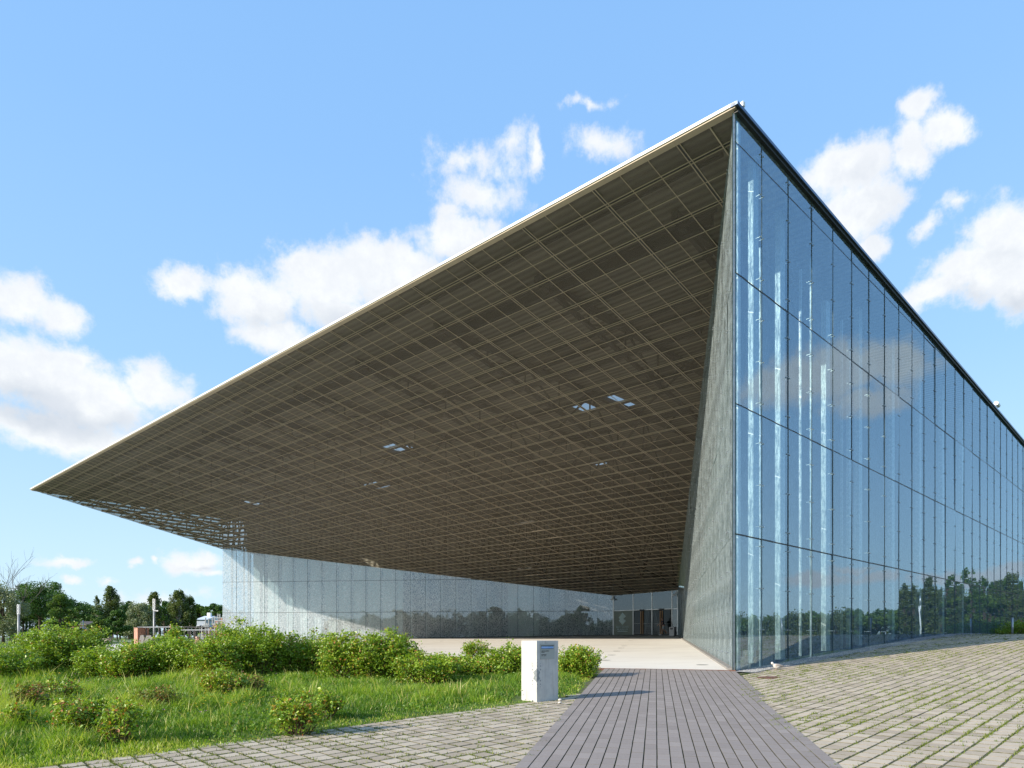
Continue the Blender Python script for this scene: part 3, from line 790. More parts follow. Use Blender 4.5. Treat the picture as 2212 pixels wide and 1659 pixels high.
# right court wall
dS = (E0 - C0); LS = np.linalg.norm(dS); dS = dS / LS; NS = np.array([-dS[1], dS[0]])
ns_ = 29
for k in range(ns_):
    s0, s1 = LS * k / ns_, LS * (k + 1) / ns_; P0, P1 = C0 + dS * s0 + NS * .03, C0 + dS * s1 + NS * .03
    a0, a1 = float(ab(*P0)[0]), float(ab(*P1)[0]); lo = float(plaza(*P1)) - EYE + .02
    lo0 = float(plaza(*P0)) - EYE + .02
    lv = [None, 2.77, 6.27, 9.78, 13.28]
    for r_ in range(5):
        b0_, b1_ = (lo0, lo) if r_ == 0 else (lv[r_] + .012, lv[r_] + .012)
        ta, tb_ = soff(a0) - .03, soff(a1) - .03
        if r_ < 4: ta, tb_ = min(ta, lv[r_ + 1] - .012), min(tb_, lv[r_ + 1] - .012)
        if ta - b0_ < .04: continue
        tb_ = max(tb_, b1_ + .01)
        pane(P0, P1, b0_, ta, tb_, M['glassS'], .008, hb0=b1_, nrm=NS)
    if k < 16 and k > 0:
        for h in np.arange(-.45, soff(a0) - .2, 1.17): clamp(P0, dS, NS, h, .35)
# left court wall
dL = (L1 - L0); LL = np.linalg.norm(dL); dL = dL / LL; NL = np.array([dL[1], -dL[0]])
nl = 26; ejL = MB(); jL = MB()
for k in range(nl):
    s0, s1 = LL * k / nl, LL * (k + 1) / nl; P0, P1 = L0 + dL * s0, L0 + dL * s1
    a0, a1 = float(ab(*P0)[0]), float(ab(*P1)[0]); lo0, lo1 = float(plaza(*P0)) - EYE + .04, float(plaza(*P1)) - EYE + .04
    for r_ in range(3):
        b0_, b1_ = (lo0, lo1) if r_ == 0 else ((2.77, 6.27)[r_ - 1] + .02,) * 2
        ta, tb_ = soff(a0) - .02, soff(a1) - .02
        if r_ < 2: ta, tb_ = min(ta, (2.77, 6.27)[r_] - .02), min(tb_, (2.77, 6.27)[r_] - .02)
        if ta - b0_ < .1: continue
        tb_ = max(tb_, b1_ + .02)
        pane(P0, P1, b0_, ta, tb_, M['glassL'], .015, hb0=b1_, nrm=NL)
    if k > 0:
        ejL.bar((P0[0] - NL[0] * .06, P0[1] - NL[1] * .06, lo0 + EYE), (P0[0] - NL[0] * .06, P0[1] - NL[1] * .06, soff(a0) + EYE), .05, .06, up=(NL[0], NL[1], 0))
        for h in np.arange(lo0 + .25, soff(a0) - .2, 1.17): clamp(P0, dL, NL, h)
for h, s_end in ((2.77, LL), (6.27, LL * .70)):
    p = L0 - NL * .02; q = L0 + dL * s_end - NL * .02
    jL.bar((*p, h + EYE), (*q, h + EYE), .03, .035)
mp(ejL, 'wall_mullions', M['darkgreen']); mp(jL, 'panel_joints', M['dark'])
bs = MB()
p = L0 + NL * .04; q = L1 + NL * .04; bs.bar((*p, float(plaza(*p)) + .03), (*q, float(plaza(*q)) + .03), .1, .1); mp(bs, 'base_trim', M['dark'])
# left outer facade, seen through the end of the left wall
for k in range(12):
    P0 = L0 + dU * 1.724 * k; P1 = L0 + dU * 1.724 * (k + 1)
    for lo, hi in ((-.55, 2.75), (2.79, 6.25), (6.29, 9.9)):
        if hi > 9: hi = soff(aL0) + .3
        pane(P1, P0, lo, hi, hi, M['glassL'], .015, nrm=-NR)
# glazed cheek of the canopy wedge on the left
ck = MB(); ck.add([p3(0.4, bT, soff(.4)), p3(aL0, bT, soff(aL0)), p3(aL0, bT, roof(aL0)), p3(.4, bT, roof(.4))], [(0, 1, 2, 3)])
ckg = mp(ck, 'canopy_cheek_glass', M['glassD'])
ck = MB(); lv_ = 0
while lv_ < 4.2:      # fine secondary framing behind the cheek glass
    a_s = min((lv_ + .05) / (HS - HR), aL0)
    if a_s < aL0 - .3: ck.bar(p3(a_s + .1, bT - .25, roof(a_s) - lv_), p3(aL0, bT - .25, roof(aL0) - lv_), .10, .20)
    lv_ += .36
q_ = 1.2
while q_ < aL0: ck.bar(p3(q_, bT - .3, soff(q_)), p3(min(q_ + .6 + .5 * (roof(q_) - soff(q_)), aL0), bT - .3, roof(q_)), .09, .09); q_ += 1.25
for k_ in range(9):
    q0 = L0 + dL * (.15 + .34 * k_); ck.bar((*q0, soff(aL0) + EYE), (*(q0 + dL * (.5 if k_ % 2 else -.3)), roof(aL0) + EYE), .12, .12)
for k_ in range(7): ck.bar((*L0, soff(aL0) + EYE + .3 + .5 * k_), (*(L0 + dL * 3), soff(aL0) + EYE + .3 + .5 * k_), .12, .22)
mp(ck, 'cheek_framing', M['beam'])
PANES.sort(key=lambda q: -q[0])
def emit(name, lst, stuffname):
    for area, v, f, m_ in lst[:100]:
        c = np.mean(np.array(v), 0)
        o = meshobj(name, [(q[0] - c[0], q[1] - c[1], q[2] - c[2]) for q in v], f, m_, museum); o.location = (c[0] - C0[0], c[1] - C0[1], c[2])
    rest = lst[100:]
    mats = []
    for q in rest:
        if q[3] not in mats: mats.append(q[3])
    vv = []; ff = []; mi = []
    for area, v, f, m_ in rest:
        n = len(vv); vv += [(q[0] - C0[0], q[1] - C0[1], q[2]) for q in v]; ff += [tuple(i + n for i in q) for q in f]; mi += [mats.index(m_)] * len(f)
    o = meshobj(stuffname, vv, ff, None, museum); o['kind'] = 'stuff'
    for m_ in mats: o.data.materials.append(m_)
    o.data.polygons.foreach_set('material_index', mi)
emit('glass_pane', PANES, 'glass_panes')
CLAMPS.sort(key=lambda q: -q[0])
for _, mb_ in CLAMPS[:100]: mp(mb_, 'glass_clamp', M['steel'])
mb = MB()
for _, q in CLAMPS[100:]: mb.add(q.v, q.f)
o = mp(mb, 'glass_clamps', M['steel']); o['kind'] = 'stuff'

# ---- structure behind the glass
def colpost(a_, b_, w_, d_, m_='galv', top=None, name='steel_column'):
    mb_ = MB(); x, y = xy(a_, b_); z0 = min(float(G(*xy(a_, -.1))), 1.8) - .05
    top = roof(a_) + EYE - .3 if top is None else top
    mb_.bar((x, y, z0), (x, y, top), w_, d_, up=(NR[0], NR[1], 0)); return mp(mb_, name, M[m_])
def colpx(px, b_, w_, d_, topy):
    X = (px - 1280) / F; q0 = C0 + b_ * V   # solve (q0 + a U) on the ray
    a_ = (X * q0[1] - q0[0]) / (U[0] - X * U[1]); y = q0[1] + a_ * U[1]
    colpost(a_, b_, w_, d_, top=EYE + (1593 - topy) / F * y)
colpx(1846, .06, .13, .05, 300); colpx(1880, .42, .16, .16, 404); colpx(1889, .50, .16, .10, 404); colpx(1901, .12, .07, .05, 620)
colpx(1950, .95, .34, .18, 532); colpx(2001, .9, .05, .08, 674); colpx(2027, .25, .05, .05, 645)
colpx(2064, 1.05, .38, .18, 756); colpx(2104, .9, .06, .08, 800); colpx(2121, .7, .13, .12, 850)
for k in range(5): colpost(12.2 + 4.0 * k, 1.05, .36, .18, top=roof(11) + EYE - .6)
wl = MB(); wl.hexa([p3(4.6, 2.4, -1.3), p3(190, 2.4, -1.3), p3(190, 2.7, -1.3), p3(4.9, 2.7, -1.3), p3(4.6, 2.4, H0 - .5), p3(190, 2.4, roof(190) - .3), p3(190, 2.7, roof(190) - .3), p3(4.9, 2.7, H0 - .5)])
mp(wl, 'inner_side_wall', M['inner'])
# lining behind the right court wall
wl = MB()
s0, s1 = 5.2, LS - .5; off0, off1 = -.55, -.75
Pq = [C0 + dS * s0 + NS * off0, C0 + dS * s1 + NS * off0, C0 + dS * s1 + NS * off1, C0 + dS * s0 + NS * off1]
tops = [soff(float(ab(*q)[0])) + EYE + .1 for q in Pq]
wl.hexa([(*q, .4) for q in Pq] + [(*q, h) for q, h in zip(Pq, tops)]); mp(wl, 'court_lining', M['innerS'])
wl = MB()     # small landing and steps inside the glass corner
for i in range(4):
    x, y = xy(1.6 + i * .35, .55); wl.box((x, y, .80 + i * .09), (.34, .6, .18 + i * .18), math.atan2(U[1], U[0]))
mp(wl, 'corner_steps', M['concrete_d'])
# plaster wall behind the left court wall
def inner_left(s0, s1, off, m_, name, top=None):
    q0 = L0 + dL * s0 - NL * off; q1 = L0 + dL * s1 - NL * off; r0 = q0 - NL * .25; r1 = q1 - NL * .25
    mb_ = MB(); t0, t1 = soff(float(ab(*q0)[0])) + EYE, soff(float(ab(*q1)[0])) + EYE
    mb_.hexa([(*q0, .5), (*q1, .5), (*r1, .5), (*r0, .5), (*q0, t0 + 1.5), (*q1, t1 + 1.5), (*r1, t1 + 1.5), (*r0, t0 + 1.5)]); return mp(mb_, name, M[m_])
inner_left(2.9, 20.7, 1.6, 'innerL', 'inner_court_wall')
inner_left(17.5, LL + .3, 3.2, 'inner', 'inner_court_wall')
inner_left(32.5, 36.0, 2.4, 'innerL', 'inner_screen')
for s_ in (.9, 2.35, 2.9):
    mb_ = MB(); q = L0 + dL * s_ - NL * .5; mb_.bar((*q, .6), (*q, soff(aL0) + EYE), .16 if s_ > 2 else .12, .16); mp(mb_, 'steel_column', M['steel'])
for k in range(3, nl):
    mb_ = MB(); q = L0 + dL * (LL * k / nl) - NL * .45; mb_.bar((*q, .6), (*q, soff(float(ab(*q)[0])) + EYE), .12, .3, up=(NL[0], NL[1], 0)); mp(mb_, 'wall_post', M['steel'])
# roof over the left wing behind the wall and entrance head
mb_ = MB()
q0 = L0 - NL * .3; q1 = L1 - NL * .3
z0, z1 = soff(aL0) + EYE + .35, soff(aL1) + EYE + .35
mb_.add([(*q0, z0), (*q1, z1), (E0[0] + .4, E0[1] + .3, z1), (E0[0] + 12, E0[1] + 10, z1), (L1[0] + 14, L1[1] + 16, z1), (L0[0] + 14, L0[1] + 14, z0)], [(0, 1, 2, 3, 4, 5)])
mp(mb_, 'inner_ceiling', M['lobby'])

# ---- entrance wall
dE = (E0 - L1); LE = np.linalg.norm(dE); dE = dE / LE; NE = np.array([dE[1], -dE[0]])
def ent_at(px):      # distance along the entrance wall for a picture column
    X = (px - 1280) / F; return float((X * L1[1] - L1[0]) / (dE[0] - X * dE[1]))
cols = [0.0, ent_at(1583), ent_at(1630), ent_at(1680), LE]
def EP(s_, off=0.0): q = L1 + dE * s_ + NE * off; return q
def entbar(mb_, s_, z0, z1, w_, off=0.0, d_=None): q = EP(s_, off); mb_.bar((*q, z0), (*q, z1), w_, d_ or w_, up=(NE[0], NE[1], 0))
DT = 2.77 + EYE
fl = lambda s_: float(plaza(*EP(s_)))
for i in range(4):
    P0, P1 = EP(cols[i]), EP(cols[i + 1]); a0, a1 = float(ab(*P0)[0]), float(ab(*P1)[0])
    d = (P1 - P0) / np.linalg.norm(P1 - P0)
    def q4(z0, z1a, z1b, g=.03, off=0):
        A, B = P0 + d * g + NE * off, P1 - d * g + NE * off; mb_ = MB()
        mb_.add([(*A, z0), (*B, z0), (*B, z1b), (*A, z1a)], [(0, 1, 2, 3)]); return mb_
    mp(q4(DT + .03, soff(a0) + EYE - .02, soff(a1) + EYE - .02), 'transom_pane', M['glassE'])
    if i == 3: mp(q4(fl(cols[i]) + .05, DT - .03, DT - .03), 'side_pane', M['glassE'])
mb_ = MB()
for i, s_ in enumerate(cols):
    a_ = float(ab(*EP(s_))[0]); entbar(mb_, s_, fl(s_), soff(a_) + EYE, .09 if 0 < i < 4 else .13, -.02)
p, q = EP(0), EP(LE); mb_.bar((*p, DT), (*q, DT), .06, .06)
mp(mb_, 'entrance_frame', M['steel'])
mb_ = MB(); p, q = EP(0, .05), EP(LE, .05); mb_.bar((*p, fl(0) + .03), (*q, fl(LE) + .03), .12, .06); mp(mb_, 'threshold', M['dark'])
# printed sign panel in the first bay
m, t = mat('green_banner'); pos = t.n('ShaderNodeTexCoord').outputs['Object']
nz = t.noise(pos, 1.1, 3, .5)
fin(t, pbr(t, t.mix(t.ss(nz, .3, .7), (.02, .045, .030), (.03, .06, .032)), .25, 0)); bann = m
sgl = simple('pale_print', (.42, .54, .53), (.38, .50, .50), 3, .5)
s0, s1 = cols[0] + .1, cols[1] - .07
mb_ = MB(); P0, P1 = EP(s0, 0.02), EP(s1, 0.02)
mb_.add([(*P0, fl(0) + .06), (*P1, fl(0) + .06), (*P1, DT - .05), (*P0, DT - .05), (*(P0 - NE * .03), fl(0) + .06), (*(P1 - NE * .03), fl(0) + .06), (*(P1 - NE * .03), DT - .05), (*(P0 - NE * .03), DT - .05)],
        [(0, 1, 2, 3), (7, 6, 5, 4), (0, 3, 7, 4), (1, 5, 6, 2), (3, 2, 6, 7), (0, 4, 5, 1)])
sign = mp(mb_, 'sign_panel', bann)
def sgn(px, py):    # picture point (zoom crop units) -> point on the entrance plane
    X = 1450 + px / 7.373; Y = 1440 + py / 7.373; s_ = ent_at(X); q = EP(s_, .032); return (q[0], q[1], EYE + (1593 - Y) / F * q[1])
logo = [(787, 672), (848, 742), (830, 768), (812, 762), (806, 782), (822, 790), (806, 800), (822, 812), (832, 806), (848, 828), (787, 903), (717, 823), (740, 795), (717, 768)]
mb_ = MB(); pts = [sgn(*q) for q in logo]; n = len(pts)
cc_ = sgn(775, 790)
mb_.add([cc_] + pts, [(0, 1 + (i + 1) % n, 1 + i) for i in range(n)]); mp(mb_, 'museum_emblem', sgl, parent=sign)
def textmesh(body, name, size, m_, parent, loc, xdir, align='LEFT', width=None, depth=.002):
    cu = bpy.data.curves.new(name, 'FONT'); cu.body = body; cu.size = size; cu.align_x = align; cu.extrude = depth
    to = bpy.data.objects.new(name, cu); COL.objects.link(to)
    dg = bpy.context.evaluated_depsgraph_get(); me = bpy.data.meshes.new_from_object(to.evaluated_get(dg))
    bpy.data.objects.remove(to); me.materials.append(m_)
    if width:
        xs_ = [v.co.x for v in me.vertices]; k = width / (max(xs_) - min(xs_))
        for v in me.vertices: v.co.x *= k
    o = bpy.data.objects.new(name, me); COL.objects.link(o); o.parent = parent
    xd = Vector((*xdir, 0)).normalized(); zd = xd.cross(Vector((0, 0, 1)))
    mt = Matrix((xd, Vector((0, 0, 1)), zd)).transposed().to_4x4(); mt.translation = loc
    o.matrix_local = mt; return o
for body, py, w_px in (('EESTI RAHVA', 957, 232), ('MUUSEUM', 1004, 200), ):
    c = sgn(785, py); wm = w_px / 7.373 * 71 / F * 1.25
    textmesh(body, 'sign_lettering', .30, sgl, sign, (c[0] - C0[0] + NE[0] * .01, c[1] - C0[1] + NE[1] * .01, c[2]), dE, 'CENTER', wm)
mb_ = MB(); mb_.add([sgn(692, 1018), sgn(880, 1018), sgn(880, 1026), sgn(692, 1026)], [(0, 1, 2, 3)]); mp(mb_, 'sign_small_print', sgl, parent=sign)
# double doors in bays two and three
for i in (1, 2):
    s0, s1 = cols[i] + .09, cols[i + 1] - .09; mid = (s0 + s1) / 2
    for (x0, x1, hs) in ((s0, mid - .02, mid - .12), (mid + .02, s1, mid + .12)):
        fr_ = MB(); z0 = fl(x0) + .05
        for s_ in (x0 + .03, x1 - .03): entbar(fr_, s_, z0, DT - .06, .05, .03, .04)
        p, q = EP(x0, .03), EP(x1, .03); fr_.bar((*p, z0 + .04), (*q, z0 + .04), .04, .07); fr_.bar((*p, DT - .09), (*q, DT - .09), .04, .06)
        door = mp(fr_, 'door', M['dark'])
        g_ = MB(); A, B = EP(x0 + .05, .03), EP(x1 - .05, .03); g_.add([(*A, z0 + .07), (*B, z0 + .07), (*B, DT - .11), (*A, DT - .11)], [(0, 1, 2, 3)]); mp(g_, 'door_glass', M['glassD'], parent=door)
        h_ = MB(); entbar(h_, hs, z0 + .1, DT - .15, .085, .10, .05); mp(h_, 'handle', M['wood'], parent=door)
        d_ = MB()
        nd = 7
        for k in range(nd):
            c = EP(x0 + (x1 - x0) * (k + 1) / (nd + 1), .045); d_.box((c[0], c[1], EYE + (1593 - 1559) / F * c[1]), (.03, .012, .04), math.atan2(dE[1], dE[0]))
        mp(d_, 'marking_dots', M['white'], parent=door)
    cl_ = MB(); c = EP(mid, .10); cl_.box((c[0], c[1], DT - .02), (.5, .12, .12), math.atan2(dE[1], dE[0])); mp(cl_, 'door_sensor', M['dark'])
# security camera on the wall head
mb_ = MB(); c = EP(0, .15); mb_.tube([(*c, EYE + 4.1), (*EP(0, .15), EYE + 4.35)], .05); mb_.tube([(*EP(.02, .15), EYE + 4.05), (*EP(.1, .4), EYE + 3.98)], .08); mp(mb_, 'wall_camera', M['white'])
mb_ = MB(); c = EP(LE - .1, .15); mb_.tube([(*c, EYE + 4.2), (*EP(LE - .1, .16), EYE + 4.4)], .05); mb_.tube([(*c, EYE + 4.15), (*EP(LE - .3, .4), EYE + 4.05)], .08); mp(mb_, 'wall_camera', M['white'])
# lobby
lb = MB(); dd = -NE
P = [EP(-.3, -.2), EP(LE + 1.5, -.2), EP(LE + 3, -9), EP(-3, -9)]
lb.add([(*q, float(plaza(*EP(2))) + .01) for q in P], [(0, 1, 2, 3)]); mp(lb, 'lobby_floor', M['lobbyfloor'])
lb = MB(); lb.add([(*P[2], .8), (*P[3], .8), (*P[3], 7), (*P[2], 7), (*P[0], .8), (*P[0], 7), (*P[1], .8), (*P[1], 7)], [(0, 1, 2, 3), (1, 4, 5, 2), (0, 3, 7, 6)]); mp(lb, 'lobby_wall', M['lobby'])
lb = MB()     # raking dark legs of the frame inside
p, q = EP(3.1, -1.2), EP(4.1, -1.2); lb.bar((*p, fl(2)), (*q, 6.0), .42, .42); p = EP(5.0, -1.2); lb.bar((*p, fl(2)), (*q, 6.0), .36, .36); lb.bar((*EP(3.3, -1.2), fl(2) + .95), (*EP(4.9, -1.2), fl(2) + .95), .2, .25)
mp(lb, 'raking_column', M['dark'])

# roof top fittings at the corner
mb_ = MB(); mb_.box(p3(.25, -.08, H0 + .22), (.10, .1, .12), .7); mb_.tube([p3(.25, -.08, H0 + .12), p3(.25, -.08, H0 + .22)], .02); mp(mb_, 'roof_light', M['white'])
mb_ = MB(); mb_.tube([p3(31, -.05, roof(31) + .1), p3(31, -.05, roof(31) + .35)], .06); mb_.tube([p3(30.8, -.1, roof(31) + .36), p3(31.4, -.1, roof(31) + .34)], .12); mp(mb_, 'roof_camera', M['white'])

# ------------------------------------------------------------------ stone pillar with plaque
PF = np.array([.448, 12.33]); uu = dU; vv_ = V / np.linalg.norm(V)
pil = thing('stone_pillar', 'square pale concrete pillar with a plaque and a grey diamond emblem beside the paved path', 'pillar', (PF[0], PF[1], 0))
zg = float(G(*PF)) - .05; zt = 1.576
def pill(mb_, name, m_, **k):
    o = meshobj(name, [(q[0] - PF[0], q[1] - PF[1], q[2]) for q in mb_.v], mb_.f, m_, k.get('parent', pil)); return o
A = PF; B = PF + uu * .575; Cc = B + vv_ * .37; D = PF + vv_ * .37
mb = MB(); bv = .006
def ring(ins, z): 
    c = (A + B + Cc + D) / 4; return [(*(q + (c - q) / np.linalg.norm(c - q) * ins), z) for q in (A, B, Cc, D)]
mb.loft([ring(0, zg), ring(0, zt - bv), ring(bv, zt)]); pill(mb, 'shaft', M['pillar'])
N1 = np.array([dU[1], -dU[0]])       # right face outwards
N2 = -uu                             # left face outwards
def rf(s_, z, o=.004): q = PF + uu * s_ + N1 * o; return (q[0], q[1], z)
def lf(s_, z, o=.004): q = PF + vv_ * s_ + N2 * o; return (q[0], q[1], z)
mb = MB(); mb.prism([(0, 0), (.385, 0), (.385, .28), (0, .28)], rf(.085, zt - .338, .0), (*uu, 0), (0, 0, 1), .006)
plq = pill(mb, 'plaque', simple('plaque_metal', (.36, .38, .37), (.33, .35, .34), 3, .4, .3, .02))
mb = MB(); mb.prism([(0, 0), (.32, .0), (.32, .040), (0, .043)], rf(.115, zt - .142, .004), (*uu, 0), (0, 0, 1), .006); pill(mb, 'plaque_window', simple('blue_strip', (.20, .38, .72), (.35, .52, .85), 6, .12), parent=plq)
mb = MB(); mb.prism([(0, 0), (.335, .0), (.335, .012), (0, .012)], rf(.108, zt - .100, .004), (*uu, 0), (0, 0, 1), .012); mb.prism([(0, 0), (.335, .0), (.335, .006), (0, .006)], rf(.108, zt - .149, .004), (*uu, 0), (0, 0, 1), .010); pill(mb, 'window_rim', M['dark'], parent=plq)
ink = simple('black_lettering', (.03, .03, .035), (.04, .04, .045), 3, .6)
q = rf(.115, zt - .194, .0125); textmesh('EESTI RAHVA MUUSEUM', 'plaque_lettering', .018, ink, plq, (q[0] - PF[0], q[1] - PF[1], q[2]), uu, 'LEFT', .20)
mb = MB()
for x0, x1, z in ((0, .075, -.216), (0, .13, -.258), (0, .045, -.280), (.06, .115, -.280)):
    k = x0
    while k < x1: mb.prism([(0, 0), (.012, 0), (.012, .010), (0, .010)], rf(.115 + k, zt + z, .007), (*uu, 0), (0, 0, 1), .002); k += .017
pill(mb, 'small_print', ink, parent=plq)
# emblem wrapping the corner: two stacked diamonds
ec = zt - .625
eg = simple('emblem_grey', (.16, .18, .20), (.30, .32, .33), 20, .5, .2)
mb = MB(); hw = .082
hr = [(0, -.16), (hw, -.085), (hw * .72, -.035), (hw * .9, 0), (hw * .72, .0), (hw * .62, .03), (hw, .075), (0, .16)]
mb.prism([(x, z) for x, z in [(0, -.125), (hw, -.062), (hw * .55, -.012), (hw, .055), (0, .12)]], rf(0, ec, .001), (*uu, 0), (0, 0, 1), .004)
mb.prism([(-x, z) for x, z in [(0, -.125), (hw, -.062), (hw * .62, 0), (hw, .055), (0, .12)]][::-1], lf(0, ec, .001), (-vv_[0], -vv_[1], 0), (0, 0, 1), .004)
pill(mb, 'emblem', eg)
mb = MB()
def dot(fn, s_, z, r_):
    ex = (*uu, 0) if fn is rf else (-vv_[0], -vv_[1], 0)
    mb.prism([(-r_, 0), (0, -r_ * 1.25), (r_, 0), (0, r_ * 1.25)], fn(s_, z, .0005), ex, (0, 0, 1), .003)
for sg in (1, -1):
    for dz, r_ in ((.10, .014), (.165, .011), (.21, .007)):
        dot(rf, .092, ec + sg * dz, r_ ); dot(lf, .10, ec + sg * dz, r_)
    for dz, r_ in ((.165, .013), (.235, .010), (.285, .007)):
        dot(rf, .012, ec + sg * dz, r_ * .8)
pill(mb, 'emblem_dots', eg)
# two pale stones by the foot of the pillar
for i, (px, py, r_) in enumerate(((1400, 1753, .030), (1399.5, 1759.5, .027))):
    x, y = px2g(px, py); rr = random.Random(i); rings = []
    for k in range(7):
        t = -1.2 + 2.5 * k / 6; rings.append([(x + math.cos(p) * r_ * 1.2 * max(.12, math.cos(t)) * (1 + .1 * rr.random()), y + math.sin(p) * r_ * max(.12, math.cos(t)), float(G(x, y)) + r_ * .8 + r_ * .8 * math.sin(t)) for p in [q * math.pi / 4 for q in range(8)]])
    mb = MB(); mb.loft(rings); o = mb.build('loose_stone', M['stone'], None, True, loc=(x, y, float(G(x, y))))
    tag(o, ('small round white stone behind the other, right of the concrete pillar', 'small round white stone nearer the viewer, right of the concrete pillar foot')[i], 'stone', 'stones by the pillar')

# in-ground lights of the court
DISC = MB(); n = 20
for z_, r0, in ((0.004, .17),): 
    ring_ = [(math.cos(k * 6.2832 / n) * r0, math.sin(k * 6.2832 / n) * r0, z_) for k in range(n)]; low = [(p[0] * 1.02, p[1] * 1.02, -.02) for p in ring_]
    DISC.loft([low, ring_])
lensm = simple('light_lens', (.16, .155, .15), (.11, .11, .105), 9, .35)
fl_spots = [(1576, 1602), (1561, 1614.6), (1553, 1620), (1542, 1627.7), (1530, 1637.6), (1514, 1650.5), (1756, 1662), (1160, 1609), (1105, 1603)]
nm = ['nearest the doors', 'second from the doors', 'third from the doors', 'fourth from the doors', 'fifth from the doors', 'nearest the dark path', 'by the right glass wall near the path', 'on the left above the hedge', 'furthest left above the hedge']
pl0 = None
for i, (px, py) in enumerate(fl_spots):
    X = (px - 1280) / F; H = (1593 - py) / F; y = (.324 - EYE) / (H - .018 - .0182 * X); x = X * y
    t_ = thing('floor_light', 'round dark floor light in the court, ' + nm[i], 'floor light', (x, y, float(plaza(x, y))), 0, 'round lights set in the court floor')
    if pl0 is None: pl0 = meshobj('light_lens', DISC.v, DISC.f, lensm, t_); rb = MB(); rb.loft([[(p[0] * 1.12, p[1] * 1.12, .003) for p in ring_], [(p[0] * 1.12, p[1] * 1.12, .0035) for p in ring_]]); rm = meshobj('rim', rb.v, rb.f, M['bin'], t_)
    else:
        for src in (pl0, rm): c = src.copy(); COL.objects.link(c); c.parent = t_

# litter bin beside the entrance
q = np.array([14.95, 63.5])
bx = thing('litter_bin', 'plain grey metal box bin standing right of the entrance doors', 'bin', (q[0], q[1], float(plaza(*q))), math.atan2(dE[1], dE[0]))
mb = MB(); mb.loft([[(-.27, -.2, .03), (.27, -.2, .03), (.27, .2, .03), (-.27, .2, .03)], [(-.27, -.2, .82), (.27, -.2, .82), (.27, .2, .82), (-.27, .2, .82)], [(-.25, -.18, .85), (.25, -.18, .85), (.25, .18, .85), (-.25, .18, .85)]]); meshobj('body', mb.v, mb.f, M['bin'], bx)
mb = MB(); mb.box((0, 0, .015), (.46, .34, .03)); meshobj('base', mb.v, mb.f, M['dark'], bx)
mb = MB(); mb.box((0, -.2, .68), (.32, .012, .12)); meshobj('opening', mb.v, mb.f, M['dark'], bx)

# manhole cover
x, y = px2r(1921, 1694); z = float(G(x, y))
mh = thing('manhole_cover', 'round rusty iron manhole cover in the paving near the gull', 'manhole cover', (x, y, z))
sl = (float(G(x + .3, y)) - float(G(x - .3, y))) / .6, (float(G(x, y + .3)) - float(G(x, y - .3))) / .6
def onp(r0, z_): return [(math.cos(k * 6.2832 / 28) * r0, math.sin(k * 6.2832 / 28) * r0, z_ + sl[0] * math.cos(k * 6.2832 / 28) * r0 + sl[1] * math.sin(k * 6.2832 / 28) * r0) for k in range(28)]
mb = MB(); mb.loft([onp(.26, -.03), onp(.26, .004), onp(.25, .009)]); meshobj('lid', mb.v, mb.f, M['rust'], mh)
mb = MB(); v = onp(.31, -.002) + onp(.265, -.002) + onp(.31, -.04); mb.add(v, [(k, (k + 1) % 28, (k + 1) % 28 + 28, k + 28) for k in range(28)] + [(k, k + 56, (k + 1) % 28 + 56, (k + 1) % 28) for k in range(28)]); meshobj('frame', mb.v, mb.f, M['rust'], mh)

# bollards
def bollard_parts(t_):
    mb = MB(); mb.tube([(0, 0, -.1), (0, 0, .93)], .052, 14); meshobj('post', mb.v, mb.f, M['steel'], t_, True)
    mb = MB(); mb.loft([[(math.cos(k * .5236) * r_, math.sin(k * .5236) * r_, z_) for k in range(12)] for r_, z_ in ((.054, .93), (.054, .945), (.045, .955))]); meshobj('cap', mb.v, mb.f, M['steel'], t_)
    mb = MB(); mb.tube([(0, 0, -.05), (0, 0, .015)], .075, 14); meshobj('collar', mb.v, mb.f, M['dark'], t_)
bx_, by_ = atx(2531, 38.5), 38.5
# spaced away along the facade; the ones out of the picture show only as reflections
bol = None
for i, (x, y, lab) in enumerate(((bx_, by_, 'slim steel bollard in front of the dark rose bush at the right edge'),
        (bx_ - 1.0, by_ - 6.2, 'steel bollard just outside the right edge, seen mirrored in the glass left of the bush'),
        (bx_ - 1.8, by_ - 11.5, 'steel bollard outside the right edge, seen mirrored furthest left in the glass'))):
    t_ = thing('bollard', lab, 'bollard', (x, y, float(G(x, y))), 0, 'steel bollards along the paving')
    if bol is None: bollard_parts(t_); bol = t_
    else:
        for ch in bol.children: c = ch.copy(); COL.objects.link(c); c.parent = t_

